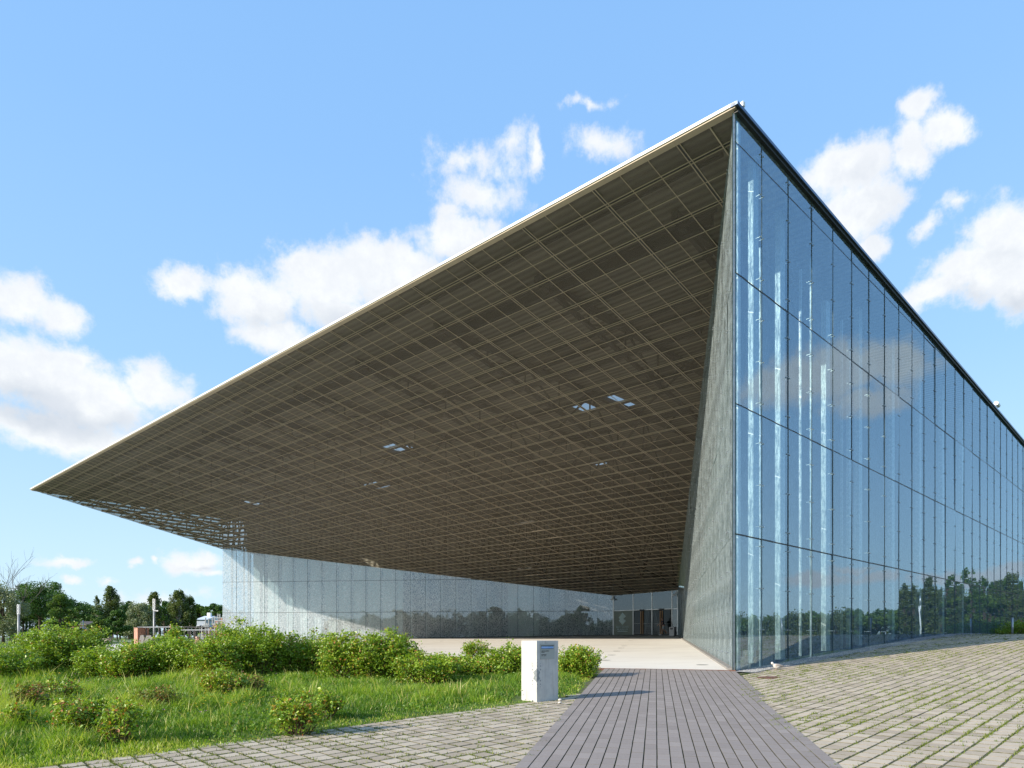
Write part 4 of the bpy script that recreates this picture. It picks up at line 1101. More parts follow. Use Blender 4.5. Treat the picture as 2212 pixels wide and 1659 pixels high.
# ------------------------------------------------------------------ gull
def gull():
    x, y = px2r(1941, 1674); t_ = thing('gull', 'young brown and white gull resting on the paving by the glass facade', 'bird', (x, y, float(G(x, y)) + .005), R(8))
    t_.scale = (1, 1, 1)
    white = simple('gull_white_feathers', (.72, .70, .67), (.55, .50, .46), 30, .8); brown = simple('gull_brown_wing', (.30, .25, .21), (.48, .42, .37), 40, .8)
    # axis: head towards -x
    sec = [(-.155, .150, .012, .012), (-.148, .163, .026, .026), (-.130, .170, .034, .036), (-.108, .165, .034, .038), (-.092, .140, .034, .040), (-.075, .112, .046, .052), (-.04, .090, .062, .066), (.01, .083, .072, .070), (.06, .085, .066, .060), (.11, .088, .046, .042), (.15, .085, .028, .022), (.19, .078, .018, .009)]
    rings = [[(sx_, math.cos(k * math.pi / 6) * ry, sz + math.sin(k * math.pi / 6) * rz) for k in range(12)] for sx_, sz, ry, rz in sec]
    mb = MB(); mb.loft(rings); meshobj('body', mb.v, mb.f, white, t_, True)
    for s_ in (-1, 1):
        wr = [(-.06, .115, .03, .03), (-.02, .112, .026, .045), (.05, .105, .022, .045), (.12, .10, .016, .03), (.18, .093, .008, .014), (.235, .085, .003, .005)]
        mb = MB(); mb.loft([[(sx_, s_ * (.052 - abs(sx_ - .02) * .12) + math.cos(k * math.pi / 4) * ry, sz + math.sin(k * math.pi / 4) * rz) for k in range(8)] for sx_, sz, ry, rz in wr]); meshobj('wing', mb.v, mb.f, brown, t_, True)
        mb = MB(); mb.tube([(-.140, s_ * .027, .176), (-.140, s_ * .031, .176)], .006, 8); meshobj('eye', mb.v, mb.f, M['dark'], t_)
        mb = MB(); mb.tube([(0, s_ * .025, .03), (-.01, s_ * .026, .004), (-.05, s_ * .03, .003)], [.006, .006, .008], 6); meshobj('foot', mb.v, mb.f, simple('gull_leg', (.45, .33, .28), None, 9, .6), t_)
    mb = MB(); mb.tube([(-.15, 0, .156), (-.18, 0, .152), (-.196, 0, .143)], [.012, .009, .002], 8); meshobj('beak', mb.v, mb.f, M['dark'], t_)
gull()

# ------------------------------------------------------------------ people
def skin_mesh(name, nodes, edges_, mat_, parent, sub=1, root=0):
    """nodes: (x,y,z,r)"""
    me = bpy.data.meshes.new(name); me.from_pydata([n[:3] for n in nodes], edges_, []); me.update()
    o = bpy.data.objects.new(name, me); COL.objects.link(o)
    sk = o.modifiers.new('skin', 'SKIN'); sk.use_smooth_shade = True
    if not me.skin_vertices: me.attributes  # layer is created by the modifier
    for i, n in enumerate(nodes): me.skin_vertices[0].data[i].radius = (n[3], n[3]); me.skin_vertices[0].data[i].use_root = (i == root)
    ss_ = o.modifiers.new('sub', 'SUBSURF'); ss_.levels = sub; ss_.render_levels = sub
    dg = bpy.context.evaluated_depsgraph_get(); m2 = bpy.data.meshes.new_from_object(o.evaluated_get(dg)); bpy.data.objects.remove(o)
    m2.materials.clear(); m2.materials.append(mat_); m2.polygons.foreach_set('use_smooth', np.ones(len(m2.polygons), bool))
    o = bpy.data.objects.new(name, m2); COL.objects.link(o); o.parent = parent; return o
skinm = simple('skin', (.55, .34, .25), (.50, .30, .22), 5, .6)
def person(label, loc, rz, hair, top, bottom, s=1.0, step=.22, lean=.06, arm=(.3, -.2), long_hair=False, sleeves=.5, group=None, legs_bare=False):
    """local +y is forwards; joints laid out for a walking figure 1.72 m tall"""
    t_ = thing('person', label, 'person', loc, rz, group); t_.scale = (s, s, s)
    hip = .90; sh = 1.42
    N = [(0, 0, .96, .125), (0, lean * .3, 1.10, .115), (0, lean * .6, 1.28, .135), (0, lean, 1.42, .085), (0, lean + .01, 1.50, .05)]
    Ed = [(0, 1), (1, 2), (2, 3), (3, 4)]
    def ch(start, pts):
        p = start
        for q in pts: N.append(q); Ed.append((p, len(N) - 1)); p = len(N) - 1
        return p
    feet = {}
    for sd_, st in ((-1, step), (1, -step)):
        back = st < 0
        knee = (sd_ * .10, st * .55 + .05, .50, .055); ank = (sd_ * .10, st * 1.25 - (.10 if back else 0), .09 + (.10 if back else 0), .036)
        k = ch(0, [(sd_ * .095, .0, .88, .088), knee, (knee[0], (knee[1] + ank[1]) / 2 - .02, (knee[2] + ank[2]) / 2 + .03, .052), ank, (sd_ * .11, ank[1] + .14, ank[2] - .055, .034)])
    hands = []
    for sd_, sw in ((-1, arm[0]), (1, arm[1])):
        el = (sd_ * .235, lean + sw * .45, 1.14, .036); wr = (sd_ * .225, lean + sw + .10, .96 + abs(sw) * .25, .026)
        k = ch(3, [(sd_ * .165, lean, 1.40, .052), el, wr]); palm = (wr[0], wr[1] + .03, wr[2] - .055, .030); kp = ch(k, [palm])
        for fi, (dx, ln) in enumerate(((-.028, .060), (-.010, .072), (.009, .068), (.026, .054))): ch(kp, [(palm[0] + dx, palm[1] + .012, palm[2] - .035, .0095), (palm[0] + dx, palm[1] + .026, palm[2] - .035 - ln * .6, .008)])
        ch(kp, [(palm[0] - sd_ * .035, palm[1] + .02, palm[2] - .005, .010), (palm[0] - sd_ * .045, palm[1] + .035, palm[2] - .035, .0085)])
    b = skin_mesh('body', N, Ed, skinm, t_)
    # head with face
    hd = MB(); cz = 1.615; cy0 = lean + .03; rings = []
    for k in range(11):
        th = -math.pi / 2 + math.pi * (k + .35) / 10.7; rr = math.cos(th); z_ = cz + .118 * math.sin(th)
        ring_ = []
        for j in range(16):
            p = 2 * math.pi * j / 16; fx = math.sin(p); fy = math.cos(p); w_ = .074 if math.sin(th) > -.2 else .074 * (1 + (math.sin(th) + .2) * .35)
            nose = .020 * max(0, fy) ** 12 if -.45 < math.sin(th) < .05 else 0
            sock = -.006 * max(0, abs(fx) * 2 - abs(abs(fx) - .45) * 8) if .0 < math.sin(th) < .2 and fy > 0 else 0
            ring_.append((fx * w_ * max(rr, .05), cy0 + fy * (.092 * max(rr, .05) + nose + sock), z_))
        rings.append(ring_)
    hd.loft(rings); h = meshobj('head', hd.v, hd.f, skinm, t_, True)
    for sd_ in (-1, 1):
        e = MB(); e.tube([(sd_ * .029, cy0 + .080, cz + .008), (sd_ * .029, cy0 + .087, cz + .008)], .009, 8); meshobj('eye', e.v, e.f, M['dark'], h)
        e = MB(); e.tube([(sd_ * .072, cy0 - .01, cz - .03), (sd_ * .080, cy0 - .012, cz), (sd_ * .076, cy0 - .01, cz + .03)], [.008, .014, .010], 6); meshobj('ear', e.v, e.f, skinm, h)
    e = MB(); e.bar((-.022, cy0 + .084, cz - .055), (.022, cy0 + .084, cz - .055), .008, .008); meshobj('mouth', e.v, e.f, simple('lips', (.35, .12, .1)), h)
    hr_ = MB(); rings = []
    for k in range(8):
        th = -.35 + (math.pi / 2 + .3) * k / 7 if not long_hair else -1.1 + (math.pi / 2 + 1.05) * k / 7
        rr = max(math.cos(th), .06) if th > 0 or not long_hair else 1 - .15 * abs(th); z_ = cz + .01 + .128 * math.sin(th)
        rings.append([(math.sin(2 * math.pi * j / 16) * .086 * rr, cy0 - .018 + math.cos(2 * math.pi * j / 16) * (.10 * rr if math.cos(2 * math.pi * j / 16) < 0 else (.10 * rr if th > .5 else .035)), z_) for j in range(16)])
    hr_.loft(rings); meshobj('hair', hr_.v, hr_.f, hair, t_, True)
    def grow(sel, r_): return [(x, y, z, r0 + r_) for (x, y, z, r0) in sel]
    # shirt: trunk and upper arms
    T = grow([N[0], N[1], N[2], N[3]], .022); Te = [(0, 1), (1, 2), (2, 3)]
    aidx = [i for i in range(5, len(N))]
    for sd_, sw in ((-1, arm[0]), (1, arm[1])):
        el = (sd_ * .235, lean + sw * .45, 1.14, .050); shd = (sd_ * .17, lean, 1.395, .066)
        f_ = sleeves; T += [shd, tuple(shd[i] + (el[i] - shd[i]) * f_ for i in range(3)) + (.060,)]; Te += [(3, len(T) - 2), (len(T) - 2, len(T) - 1)]
        if sleeves >= 1: wr = (sd_ * .225, lean + sw + .10, .96 + abs(sw) * .25, .038); T.append(wr); Te.append((len(T) - 2, len(T) - 1))
    skin_mesh('shirt', T, Te, top, t_)
    Sx = [(0, 0, 1.0, .142), (0, 0, .93, .135)]; Se = [(0, 1)]
    for sd_, st in ((-1, step), (1, -step)):
        kn = (sd_ * .10, st * .55 + .05, .50, .075); a_ = (sd_ * .095, 0, .86, .108)
        if legs_bare: kn = (sd_ * .10, st * .38 + .03, .60, .092)
        Sx += [a_, kn]; Se += [(1, len(Sx) - 2), (len(Sx) - 2, len(Sx) - 1)]
        if not legs_bare:
            back = st < 0; ank = (sd_ * .10, st * 1.25 - (.10 if back else 0), .12 + (.10 if back else 0), .062); Sx.append(ank); Se.append((len(Sx) - 2, len(Sx) - 1))
    skin_mesh('shorts' if legs_bare else 'trousers', Sx, Se, bottom, t_)
    for sd_, st in ((-1, step), (1, -step)):
        back = st < 0; y0 = st * 1.25 - (.10 if back else 0); z0 = .09 + (.10 if back else 0)
        e = MB(); e.tube([(sd_ * .10, y0 - .06, z0 - .045), (sd_ * .105, y0 + .05, z0 - .045), (sd_ * .11, y0 + .20, z0 - .055)], [.038, .048, .036], 8); meshobj('shoe', e.v, e.f, M['dark'] if not legs_bare else M['white'], t_, True)
    return t_
def cloth(n, c): return simple(n, c, tuple(q * .8 for q in c), 9, .9)
sD = ent_at(1667); q = EP(sD, .55)
person('person in dark top and pale shorts stepping in through the right glass door', (q[0], q[1], fl(2.5) + .02), R(100), cloth('dark_brown_hair', (.06, .035, .02)), cloth('navy_top', (.02, .025, .045)), cloth('pale_shorts', (.45, .52, .58)), .98, .26, .12, (.25, .30), legs_bare=True)
pz = 44.0; px_ = atx(430, pz)
person('person in red jacket with ochre bag and auburn hair walking beyond the rose hedge', (px_, pz, .82), R(75), cloth('auburn_hair', (.16, .045, .03)), cloth('red_jacket', (.55, .05, .05)), cloth('blue_trousers', (.10, .12, .2)), .93, .2, .05, (.25, .2), long_hair=True, sleeves=1)
bgm = cloth('ochre_canvas', (.52, .36, .14))
mb = MB(); mb.loft([[(px_ + .02 + math.cos(k * .785) * .17 * f_, pz - .26 + math.sin(k * .785) * .08 * f_, z_) for k in range(8)] for z_, f_ in ((1.50, .6), (1.58, 1), (1.85, 1.05), (2.02, .9), (2.08, .5))]); o = mb.build('backpack', bgm, None, True, loc=(px_, pz - .26, 1.5)); tag(o, 'ochre backpack carried by the person in the red jacket', 'backpack')
person('person in a yellow shirt on the far path by the brick house', (atx(217, 118), 118, float(G(-75, 118))), R(60), cloth('black_hair', (.03, .02, .02)), cloth('yellow_shirt', (.75, .50, .05)), cloth('beige_trousers', (.40, .34, .26)), 1.2, .15)
person('small person in blue beside the person in yellow on the far path', (atx(213, 117), 117, float(G(-75, 117))), R(60), cloth('brown_hair', (.08, .05, .03)), cloth('blue_shirt', (.10, .22, .55)), cloth('dark_trousers', (.05, .06, .1)), .85, .15)

# ------------------------------------------------------------------ leaves, shrubs, grass, trees
def leaf_quads(P_, size, upbias=.4, aspect=.6, rs_=rs, droop=0.0):
    """diamond leaves at points P_ (n,3) with size (n,)"""
    n = len(P_); nrm = rs_.normal(0, 1, (n, 3)); nrm[:, 2] = np.abs(nrm[:, 2]) + upbias; nrm /= np.linalg.norm(nrm, axis=1)[:, None]
    t = rs_.normal(0, 1, (n, 3)); t[:, 2] -= droop; t -= nrm * (t * nrm).sum(1)[:, None]; t /= np.linalg.norm(t, axis=1)[:, None]
    b = np.cross(nrm, t); s_ = size[:, None]
    v = np.stack([P_ - t * s_ * .5, P_ + b * s_ * .5 * aspect + nrm * s_ * .08, P_ + t * s_ * .5, P_ - b * s_ * .5 * aspect + nrm * s_ * .08], 1).reshape(-1, 3)
    f = np.arange(n * 4).reshape(n, 4); return v, f
def shrub_mesh(seed, w_, d_, h_, nleaf, ls=.055, red=.08, wisp=.0, stems=26):
    r = np.random.RandomState(seed); tips = []; tw = MB()
    for i in range(stems):
        az_ = r.rand() * 6.283; rad = math.sqrt(r.rand()); hh = h_ * (.98 - .30 * rad ** 2) * r.uniform(.50, 1.08)
        x, y = math.cos(az_) * rad * w_ / 2, math.sin(az_) * rad * d_ / 2
        p0 = Vector((x * .35, y * .35, -.05)); p1 = Vector((x * .75, y * .75, hh * .55)); p2 = Vector((x, y, hh))
        tw.tube([p0, p1, p2], [.009, .006, .003], 4, cap=False)
        for k in range(3 if not wisp else 2):
            t = r.uniform(.45, 1); q = p1.lerp(p2, t) if t > .5 else p0.lerp(p1, .5 + t)
            e = q + Vector((r.normal(0, .10) * w_, r.normal(0, .10) * d_, r.uniform(-.02, .10) * h_)); tips.append((np.array(e), r.uniform(.10, .20)))
            tw.tube([q, e], [.004, .002], 3, cap=False)
        tips.append((np.array(p2), r.uniform(.06, .13))); tips.append((np.array(p1.lerp(p2, .5)), r.uniform(.14, .24)))
    T_ = np.array([q[0] for q in tips]); S_ = np.array([q[1] for q in tips]) * (.75 if wisp else 1.0)
    low = 0
    nf = int(nleaf * .72); idx = r.randint(0, len(T_), nf)
    off = r.normal(0, 1, (nf, 3)); off /= np.linalg.norm(off, axis=1)[:, None]; off *= (r.rand(nf) ** .45)[:, None]
    P_ = T_[idx] + off * S_[idx][:, None] * np.array([1.15, 1.15, .95])
    nb = nleaf - nf; az_ = r.rand(nb) * 6.283; rad = r.rand(nb) ** .5 * .95
    if wisp: nb = nb // 3; az_ = az_[:nb]; rad = rad[:nb]
    Pb = np.stack([np.cos(az_) * rad * w_ / 2, np.sin(az_) * rad * d_ / 2, r.rand(nb) * h_ * .62], -1)
    P_ = np.concatenate([P_, Pb]); P_ = P_[P_[:, 2] > .02]
    n = len(P_); size = ls * r.uniform(.65, 1.25, n)
    v, f = leaf_quads(P_, size, .35, .62, r)
    clump = r.rand(len(T_)); cl = np.concatenate([clump[idx], r.rand(nb)])[:n] if True else 0
    cl = np.resize(cl, n)
    var = .12 + .38 * cl + .22 * r.rand(n) + .12 * np.clip(P_[:, 2] / h_, 0, 1)
    rd = (r.rand(n) < red * .55 * (.4 + 1.6 * np.resize(cl, n))); var = np.where(rd, r.uniform(.86, 1.0, n), np.clip(var, 0, .84))
    return v, f, var, tw
def shrub(name, label, px, top, base, wpx, seed, nleaf=5200, red=.08, m_='leaf', group='rose shrubs', ls=.055, wisp=0, depth=None, hips=0, yoff=0, flowers=0, dd=.8):
    if depth is None: x, y = px2g(px, base); 
    else: y = depth; x = atx(px, y)
    z = float(G(x, y)) if depth is None or y < 30 else float(G(x, y))
    h_ = max(.3, hpx(top, y) - z); w_ = wpx / F * y
    t_ = thing(name, label, 'shrub', (x, y, z), 0, group)
    v, f, var, tw = shrub_mesh(seed, w_, w_ * dd, h_, nleaf, ls * 1.15, red, wisp, stems=int(20 + 22 * w_ * h_))
    meshobj('foliage', v, f, M[m_], t_, False, var); meshobj('stems', tw.v, tw.f, M['twig'], t_)
    if hips:
        r = np.random.RandomState(seed + 5); k = r.choice(len(v) // 4, hips); mb_ = MB()
        for q in k:
            c = v[q * 4] + r.normal(0, .02, 3); rr = .013
            mb_.loft([[(c[0] + math.cos(j * 1.2566) * rr * s1, c[1] + math.sin(j * 1.2566) * rr * s1, c[2] + dz) for j in range(5)] for s1, dz in ((.5, -.012), (1, 0), (.5, .012))])
        tag(meshobj('rose_hips', mb_.v, mb_.f, M['hip'], t_), kind='stuff')
    return t_
HEDGE = [(20,1612,1702,150,'low dense','at the left picture edge'),(95,1585,1690,130,'leafy','left of the tall maple'),(165,1553,1684,170,'tall spreading','in front of the big maple'),(250,1616,1696,110,'rounded','left of the gap with the far path'),
 (322,1614,1698,120,'low olive','before the brick pier'),(395,1600,1694,110,'bushy','before the light mast'),(432,1562,1668,60,'slim upright','with the person behind it'),(470,1592,1694,140,'wide','below the steel rails'),(545,1586,1700,130,'olive green','below the brick ruin'),
 (592,1556,1690,110,'tallest','in front of the left glass corner'),(655,1560,1694,110,'tall twin topped','before the lit glass wall'),(718,1586,1690,100,'medium','before the second glass bays'),
 (790,1580,1688,110,'bushy','before the bright lower glass'),(855,1588,1700,120,'reddish','before the middle of the left glass wall'),(930,1590,1702,110,'olive tinged','left of the last tall bush'),(990,1578,1698,110,'tall pointed','at the right end of the high hedge'),
 (1068,1625,1708,150,'low wide pink flowered','right of the high hedge'),(1190,1599,1652,56,'slim upright hip bearing','alone against the pale court'),(1160,1642,1690,160,'low spreading','below the slim upright bush'),(1278,1604,1690,95,'hip bearing','just left of the concrete pillar'),(1235,1648,1692,90,'low','between the slim bush and the pillar')]
for i, (px, top, base, wpx, a1_, a2_) in enumerate(HEDGE):
    hp = 26 if px > 1100 else 0
    red = .05 if px < 700 else .09
    if 'red' in a1_ or 'olive' in a1_: red = .16
    nl_ = int(6800 * (wpx / 120) * ((base - top) / 110)) + 900
    shrub('rose_shrub', f'{a1_} green rose shrub {a2_}', px, top, base, wpx * 1.12, 100 + i, nl_, red, hips=hp, depth=None)
# second row fills the hedge behind
for i, (px, top, d_) in enumerate(((60,1615,21.5),(195,1622,21),(300,1628,21.5),(360,1604,21),(500,1604,21.2),(620,1592,21.4),(690,1612,21),(760,1606,21.5),(830,1612,21.2),(900,1618,21),(1030,1640,20.5),(120,1600,22))):
    nm_ = ['left edge shrubs', 'tall maple shrub', 'low gap', 'mast', 'steel rails', 'glass corner', 'lit glass', 'second bays', 'middle bays', 'reddish shrub', 'flowered shrub', 'leafy shrub'][i]
    shrub('rose_shrub', f'deep green rose shrub in the back row behind the {nm_}', px, top, 0, 135, 300 + i, 4200, .05, depth=d_)
shrub('rose_shrub', 'dense round rose shrub with yellow leaves and red hips right of the pillar', 1448, 1622, 1693, 100, 77, 8500, .15, hips=45, ls=.052, dd=.9)
SM = [(70,1706,1790,110,'wispy yellowing','by the left edge of the turf'),(128,1690,1772,130,'reddish','in the turf left'),(205,1742,1838,150,'dark stemmed leafy','in the left turf'),(300,1752,1862,100,'windblown ochre','nearest the paving'),
      (395,1716,1782,110,'sparse reddish','in the middle of the left turf'),(560,1672,1745,110,'yellow green','behind the turf flowers'),(745,1738,1836,125,'leafy red tipped','in the right part of the turf'),(810,1728,1800,80,'thin','beside the leafy red tipped one'),(620,1690,1740,90,'low bronze','under the tall glass corner bush'),(40,1770,1830,70,'small rusty','at the lower left edge')]
for i, (px, top, base, wpx, a1_, a2_) in enumerate(SM):
    leafy = 'leafy' in a1_ or 'green' in a1_
    shrub('young_rose_shrub', f'{a1_} low rose shrub {a2_}', px, top, base, wpx * .95, 500 + i, 3000 if leafy else 1500, .3 if leafy else .25, 'leaf' if (leafy or i % 2) else 'leafred', 'young roses in the turf', .045, 1)
# dark bush at the right edge, behind the bollard
shrub('rose_shrub', 'dark green rose bush with orange hips behind the bollard at the right edge', 2575, 1553, 0, 170, 900, 5200, .10, depth=40.5, hips=70, ls=.09)
shrub('rose_shrub', 'low dark leaves of the right edge bush nearest the facade', 2510, 1572, 0, 60, 901, 1300, .10, depth=40.2, hips=20, ls=.08)

# turf blades
def blades(name, X, Y, Z, H, Wd, var, label, cat, m_='grass'):
    n = len(X); th = rs.rand(n) * 6.283; lean = rs.uniform(.15, .7, n) * H; ld = rs.rand(n) * 6.283
    cx_, cy_ = np.cos(th) * Wd / 2, np.sin(th) * Wd / 2; lx, ly = np.cos(ld) * lean, np.sin(ld) * lean
    b = np.stack([X, Y, Z], -1)
    v = np.empty((n, 5, 3))
    v[:, 0] = b + np.stack([-cx_, -cy_, 0 * X], -1); v[:, 1] = b + np.stack([cx_, cy_, 0 * X], -1)
    m1 = b + np.stack([lx * .35, ly * .35, H * .6], -1)
    v[:, 2] = m1 + np.stack([cx_ * .8, cy_ * .8, 0 * X], -1); v[:, 3] = m1 - np.stack([cx_ * .8, cy_ * .8, 0 * X], -1)
    v[:, 4] = b + np.stack([lx, ly, H], -1)
    base = np.arange(n) * 5
    f = np.stack([np.stack([base, base + 1, base + 2, base + 3], -1), np.stack([base + 3, base + 2, base + 4, base + 4], -1)], 1)
    me = bpy.data.meshes.new(name); nv = n * 5
    me.vertices.add(nv); me.vertices.foreach_set('co', v.astype(np.float32).ravel())
    li = np.concatenate([f[:, 0], f[:, 1, :3]], 1).astype(np.int32).ravel(); me.loops.add(n * 7); me.loops.foreach_set('vertex_index', li)
    me.polygons.add(2 * n); st = np.stack([np.arange(n) * 7, np.arange(n) * 7 + 4], -1).ravel().astype(np.int32); me.polygons.foreach_set('loop_start', st)
    me.polygons.foreach_set('loop_total', np.tile([4, 3], n).astype(np.int32)); me.update(calc_edges=True)
    at = me.attributes.new('var', 'FLOAT', 'FACE'); at.data.foreach_set('value', np.repeat(var, 2).astype(np.float32))
    me.materials.append(M[m_]); o = bpy.data.objects.new(name, me); COL.objects.link(o); return tag(o, label, cat, kind='stuff')
def vnoise(x, y, sc, seed=0):
    r = np.random.RandomState(seed); g = r.rand(64, 64); x = x * sc; y = y * sc; xi = np.floor(x).astype(int); yi = np.floor(y).astype(int); fx = x - xi; fy = y - yi
    fx = fx * fx * (3 - 2 * fx); fy = fy * fy * (3 - 2 * fy)
    return (g[xi % 64, yi % 64] * (1 - fx) + g[(xi + 1) % 64, yi % 64] * fx) * (1 - fy) + (g[xi % 64, (yi + 1) % 64] * (1 - fx) + g[(xi + 1) % 64, (yi + 1) % 64] * fx) * fy
N = 520000
Y = 6.8 + (rs.rand(N) ** 1.5) * 19; X = -Y * .79 + rs.rand(N) * (Y * .79 + 4)
ok = (Y > gb_line(X) - .10 * rs.rand(N)) & (X < xl(Y) - .02 + .06 * rs.rand(N) ** 2) & ~in_poly(X, Y, PLAZA)
ok &= ~((np.abs(X - .55) < .5) & (np.abs(Y - 12.8) < .38))
X, Y = X[ok], Y[ok]; edge = np.minimum(sst(0, 1.6, Y - gb_line(X)), sst(0, .6, xl(Y) - X))
n1_ = vnoise(X, Y, .55, 1); n2_ = vnoise(X, Y, 2.1, 2)
keep = rs.rand(len(X)) < (.35 + .65 * np.clip(edge + n2_ - .3, 0, 1)); X, Y, edge, n1_, n2_ = X[keep], Y[keep], edge[keep], n1_[keep], n2_[keep]
n3_ = vnoise(X, Y, 5.5, 21)
H = (.03 + .24 * edge * (.2 + .9 * n1_) * (.35 + .75 * n2_) * (.6 + .8 * n3_)) * rs.uniform(.5, 1.4, len(X))
Wd = rs.uniform(.006, .012, len(X)) * (.7 + Y / 16)
var = np.clip(.10 + .50 * n1_ + .45 * (n2_ - .5) + .3 * (n3_ - .5) + rs.normal(0, .13, len(X)) + (1 - edge) * .22, 0, .92); dry = rs.rand(len(X)) < .05 + .10 * (1 - edge); H = np.where(dry & (rs.rand(len(X)) < .3), H * 1.7, H); var = np.where(dry, rs.uniform(.92, 1, len(X)), var)
blades('grass', X, Y, G(X, Y) - .01, H, Wd, var, 'bright green uncut grass left of the path in front of the rose hedge', 'grass')
# broad leaved weeds near the turf edge
n = 26000; Yw = 7 + rs.rand(n) ** 1.3 * 11; Xw = -Yw * .79 + rs.rand(n) * (Yw * .79 + 3); k1 = vnoise(Xw, Yw, .9, 5)
ok = (Yw > gb_line(Xw) + .1) & (Xw < xl(Yw) - .15) & (k1 > .52) & ~((np.abs(Xw - .55) < .5) & (np.abs(Yw - 12.8) < .38)); Xw, Yw, k1 = Xw[ok], Yw[ok], k1[ok]
P_ = np.stack([Xw, Yw, G(Xw, Yw) + rs.rand(len(Xw)) ** 1.2 * .26 * (k1 + .2)], -1); v, f = leaf_quads(P_, rs.uniform(.03, .075, len(Xw)), .9, .5)
o = meshobj('ground_cover', v, f, M['grass'], None, False, np.clip(rs.normal(.28, .14, len(Xw)), 0, .8)); tag(o, 'broad leaved weeds growing through the long grass', 'weeds', kind='stuff')
# flowers
for nm_, m_, cnt, px0, px1, py0, py1, lab in (('yellow_flowers', 'yellowf', 90, 470, 720, 1735, 1800, 'tiny yellow flowers scattered in the grass'), ('pink_flowers', 'pinkf', 26, 0, 700, 1690, 1830, 'tiny pink flowers scattered in the grass')):
    mb_ = MB()
    for i in range(cnt):
        x, y = px2g(rnd.uniform(px0, px1), rnd.uniform(py0, py1)); z = float(G(x, y)) + rnd.uniform(.14, .28); r_ = rnd.uniform(.014, .022)
        mb_.add([(x + math.cos(k * 1.0472) * r_, y + math.sin(k * 1.0472) * r_, z + .004 * (k % 2)) for k in range(6)] + [(x, y, z - .012)], [(k, (k + 1) % 6, 6) for k in range(6)])
    tag(mb_.build(nm_, M[m_]), lab, 'flowers', kind='stuff')
# tufts in the paving joints
cr, sr, du, dv = PAV
cs = CELLS
nt_ = 62000; pick = cs[rs.randint(0, len(cs), nt_)]
wgt = np.exp(-np.hypot(pick[:, 0], pick[:, 1]) / 16) * 2.2
nz_ = vnoise(pick[:, 0], pick[:, 1], .8, 9) * .6 + vnoise(pick[:, 0], pick[:, 1], 2.9, 10) * .4
ok = (rs.rand(nt_) < wgt * np.clip((nz_ - .30) * 3.4, 0.10, 1)); ok |= (pick[:, 1] > gb_line(pick[:, 0]) - .5) & (pick[:, 0] < 1) & (rs.rand(nt_) < .5)
pick = pick[ok]
along = rs.rand(len(pick)) < .72        # joints running along the rows
ju = np.where(along, rs.uniform(-.5, .5, len(pick)) * du, du / 2); jv = np.where(along, dv / 2, rs.uniform(-.5, .5, len(pick)) * dv)
tx = pick[:, 0] + ju * cr - jv * sr; ty = pick[:, 1] + ju * sr + jv * cr
rep_ = 13; s_big = np.repeat(np.clip(rs.normal(1, .45, len(tx)), .3, 2.2), rep_)
aj = np.repeat(along, rep_); off = rs.normal(0, 1, len(tx) * rep_) * np.where(aj, .075, .03); off2 = rs.normal(0, .009, len(off)) * (1 + .6 * s_big)
X = np.repeat(tx, rep_) + np.where(aj, off * cr - off2 * sr, -off * sr + off2 * cr); Y = np.repeat(ty, rep_) + np.where(aj, off * sr + off2 * cr, off * cr + off2 * sr)
blades('joint_grass', X, Y, G(X, Y) - .02, rs.uniform(.012, .036, len(X)) * s_big, rs.uniform(.004, .010, len(X)) * (.7 + Y / 18), np.clip(rs.normal(.52, .2, len(X)), 0, 1), 'small green weeds and moss growing in the paving joints', 'weeds', 'weed')
# meadow fringe behind the hedge and far turf
N = 60000; Y = 19 + rs.rand(N) * 26; X = -Y * .8 + rs.rand(N) * (Y * .8 - 3); ok = ~in_poly(X, Y, PLAZA) ; X, Y = X[ok], Y[ok]
blades('meadow_grass', X, Y, G(X, Y), rs.uniform(.08, .22, len(X)), rs.uniform(.02, .04, len(X)), np.clip(rs.normal(.45, .2, len(X)), 0, 1), 'rough grass behind the rose hedge', 'grass')

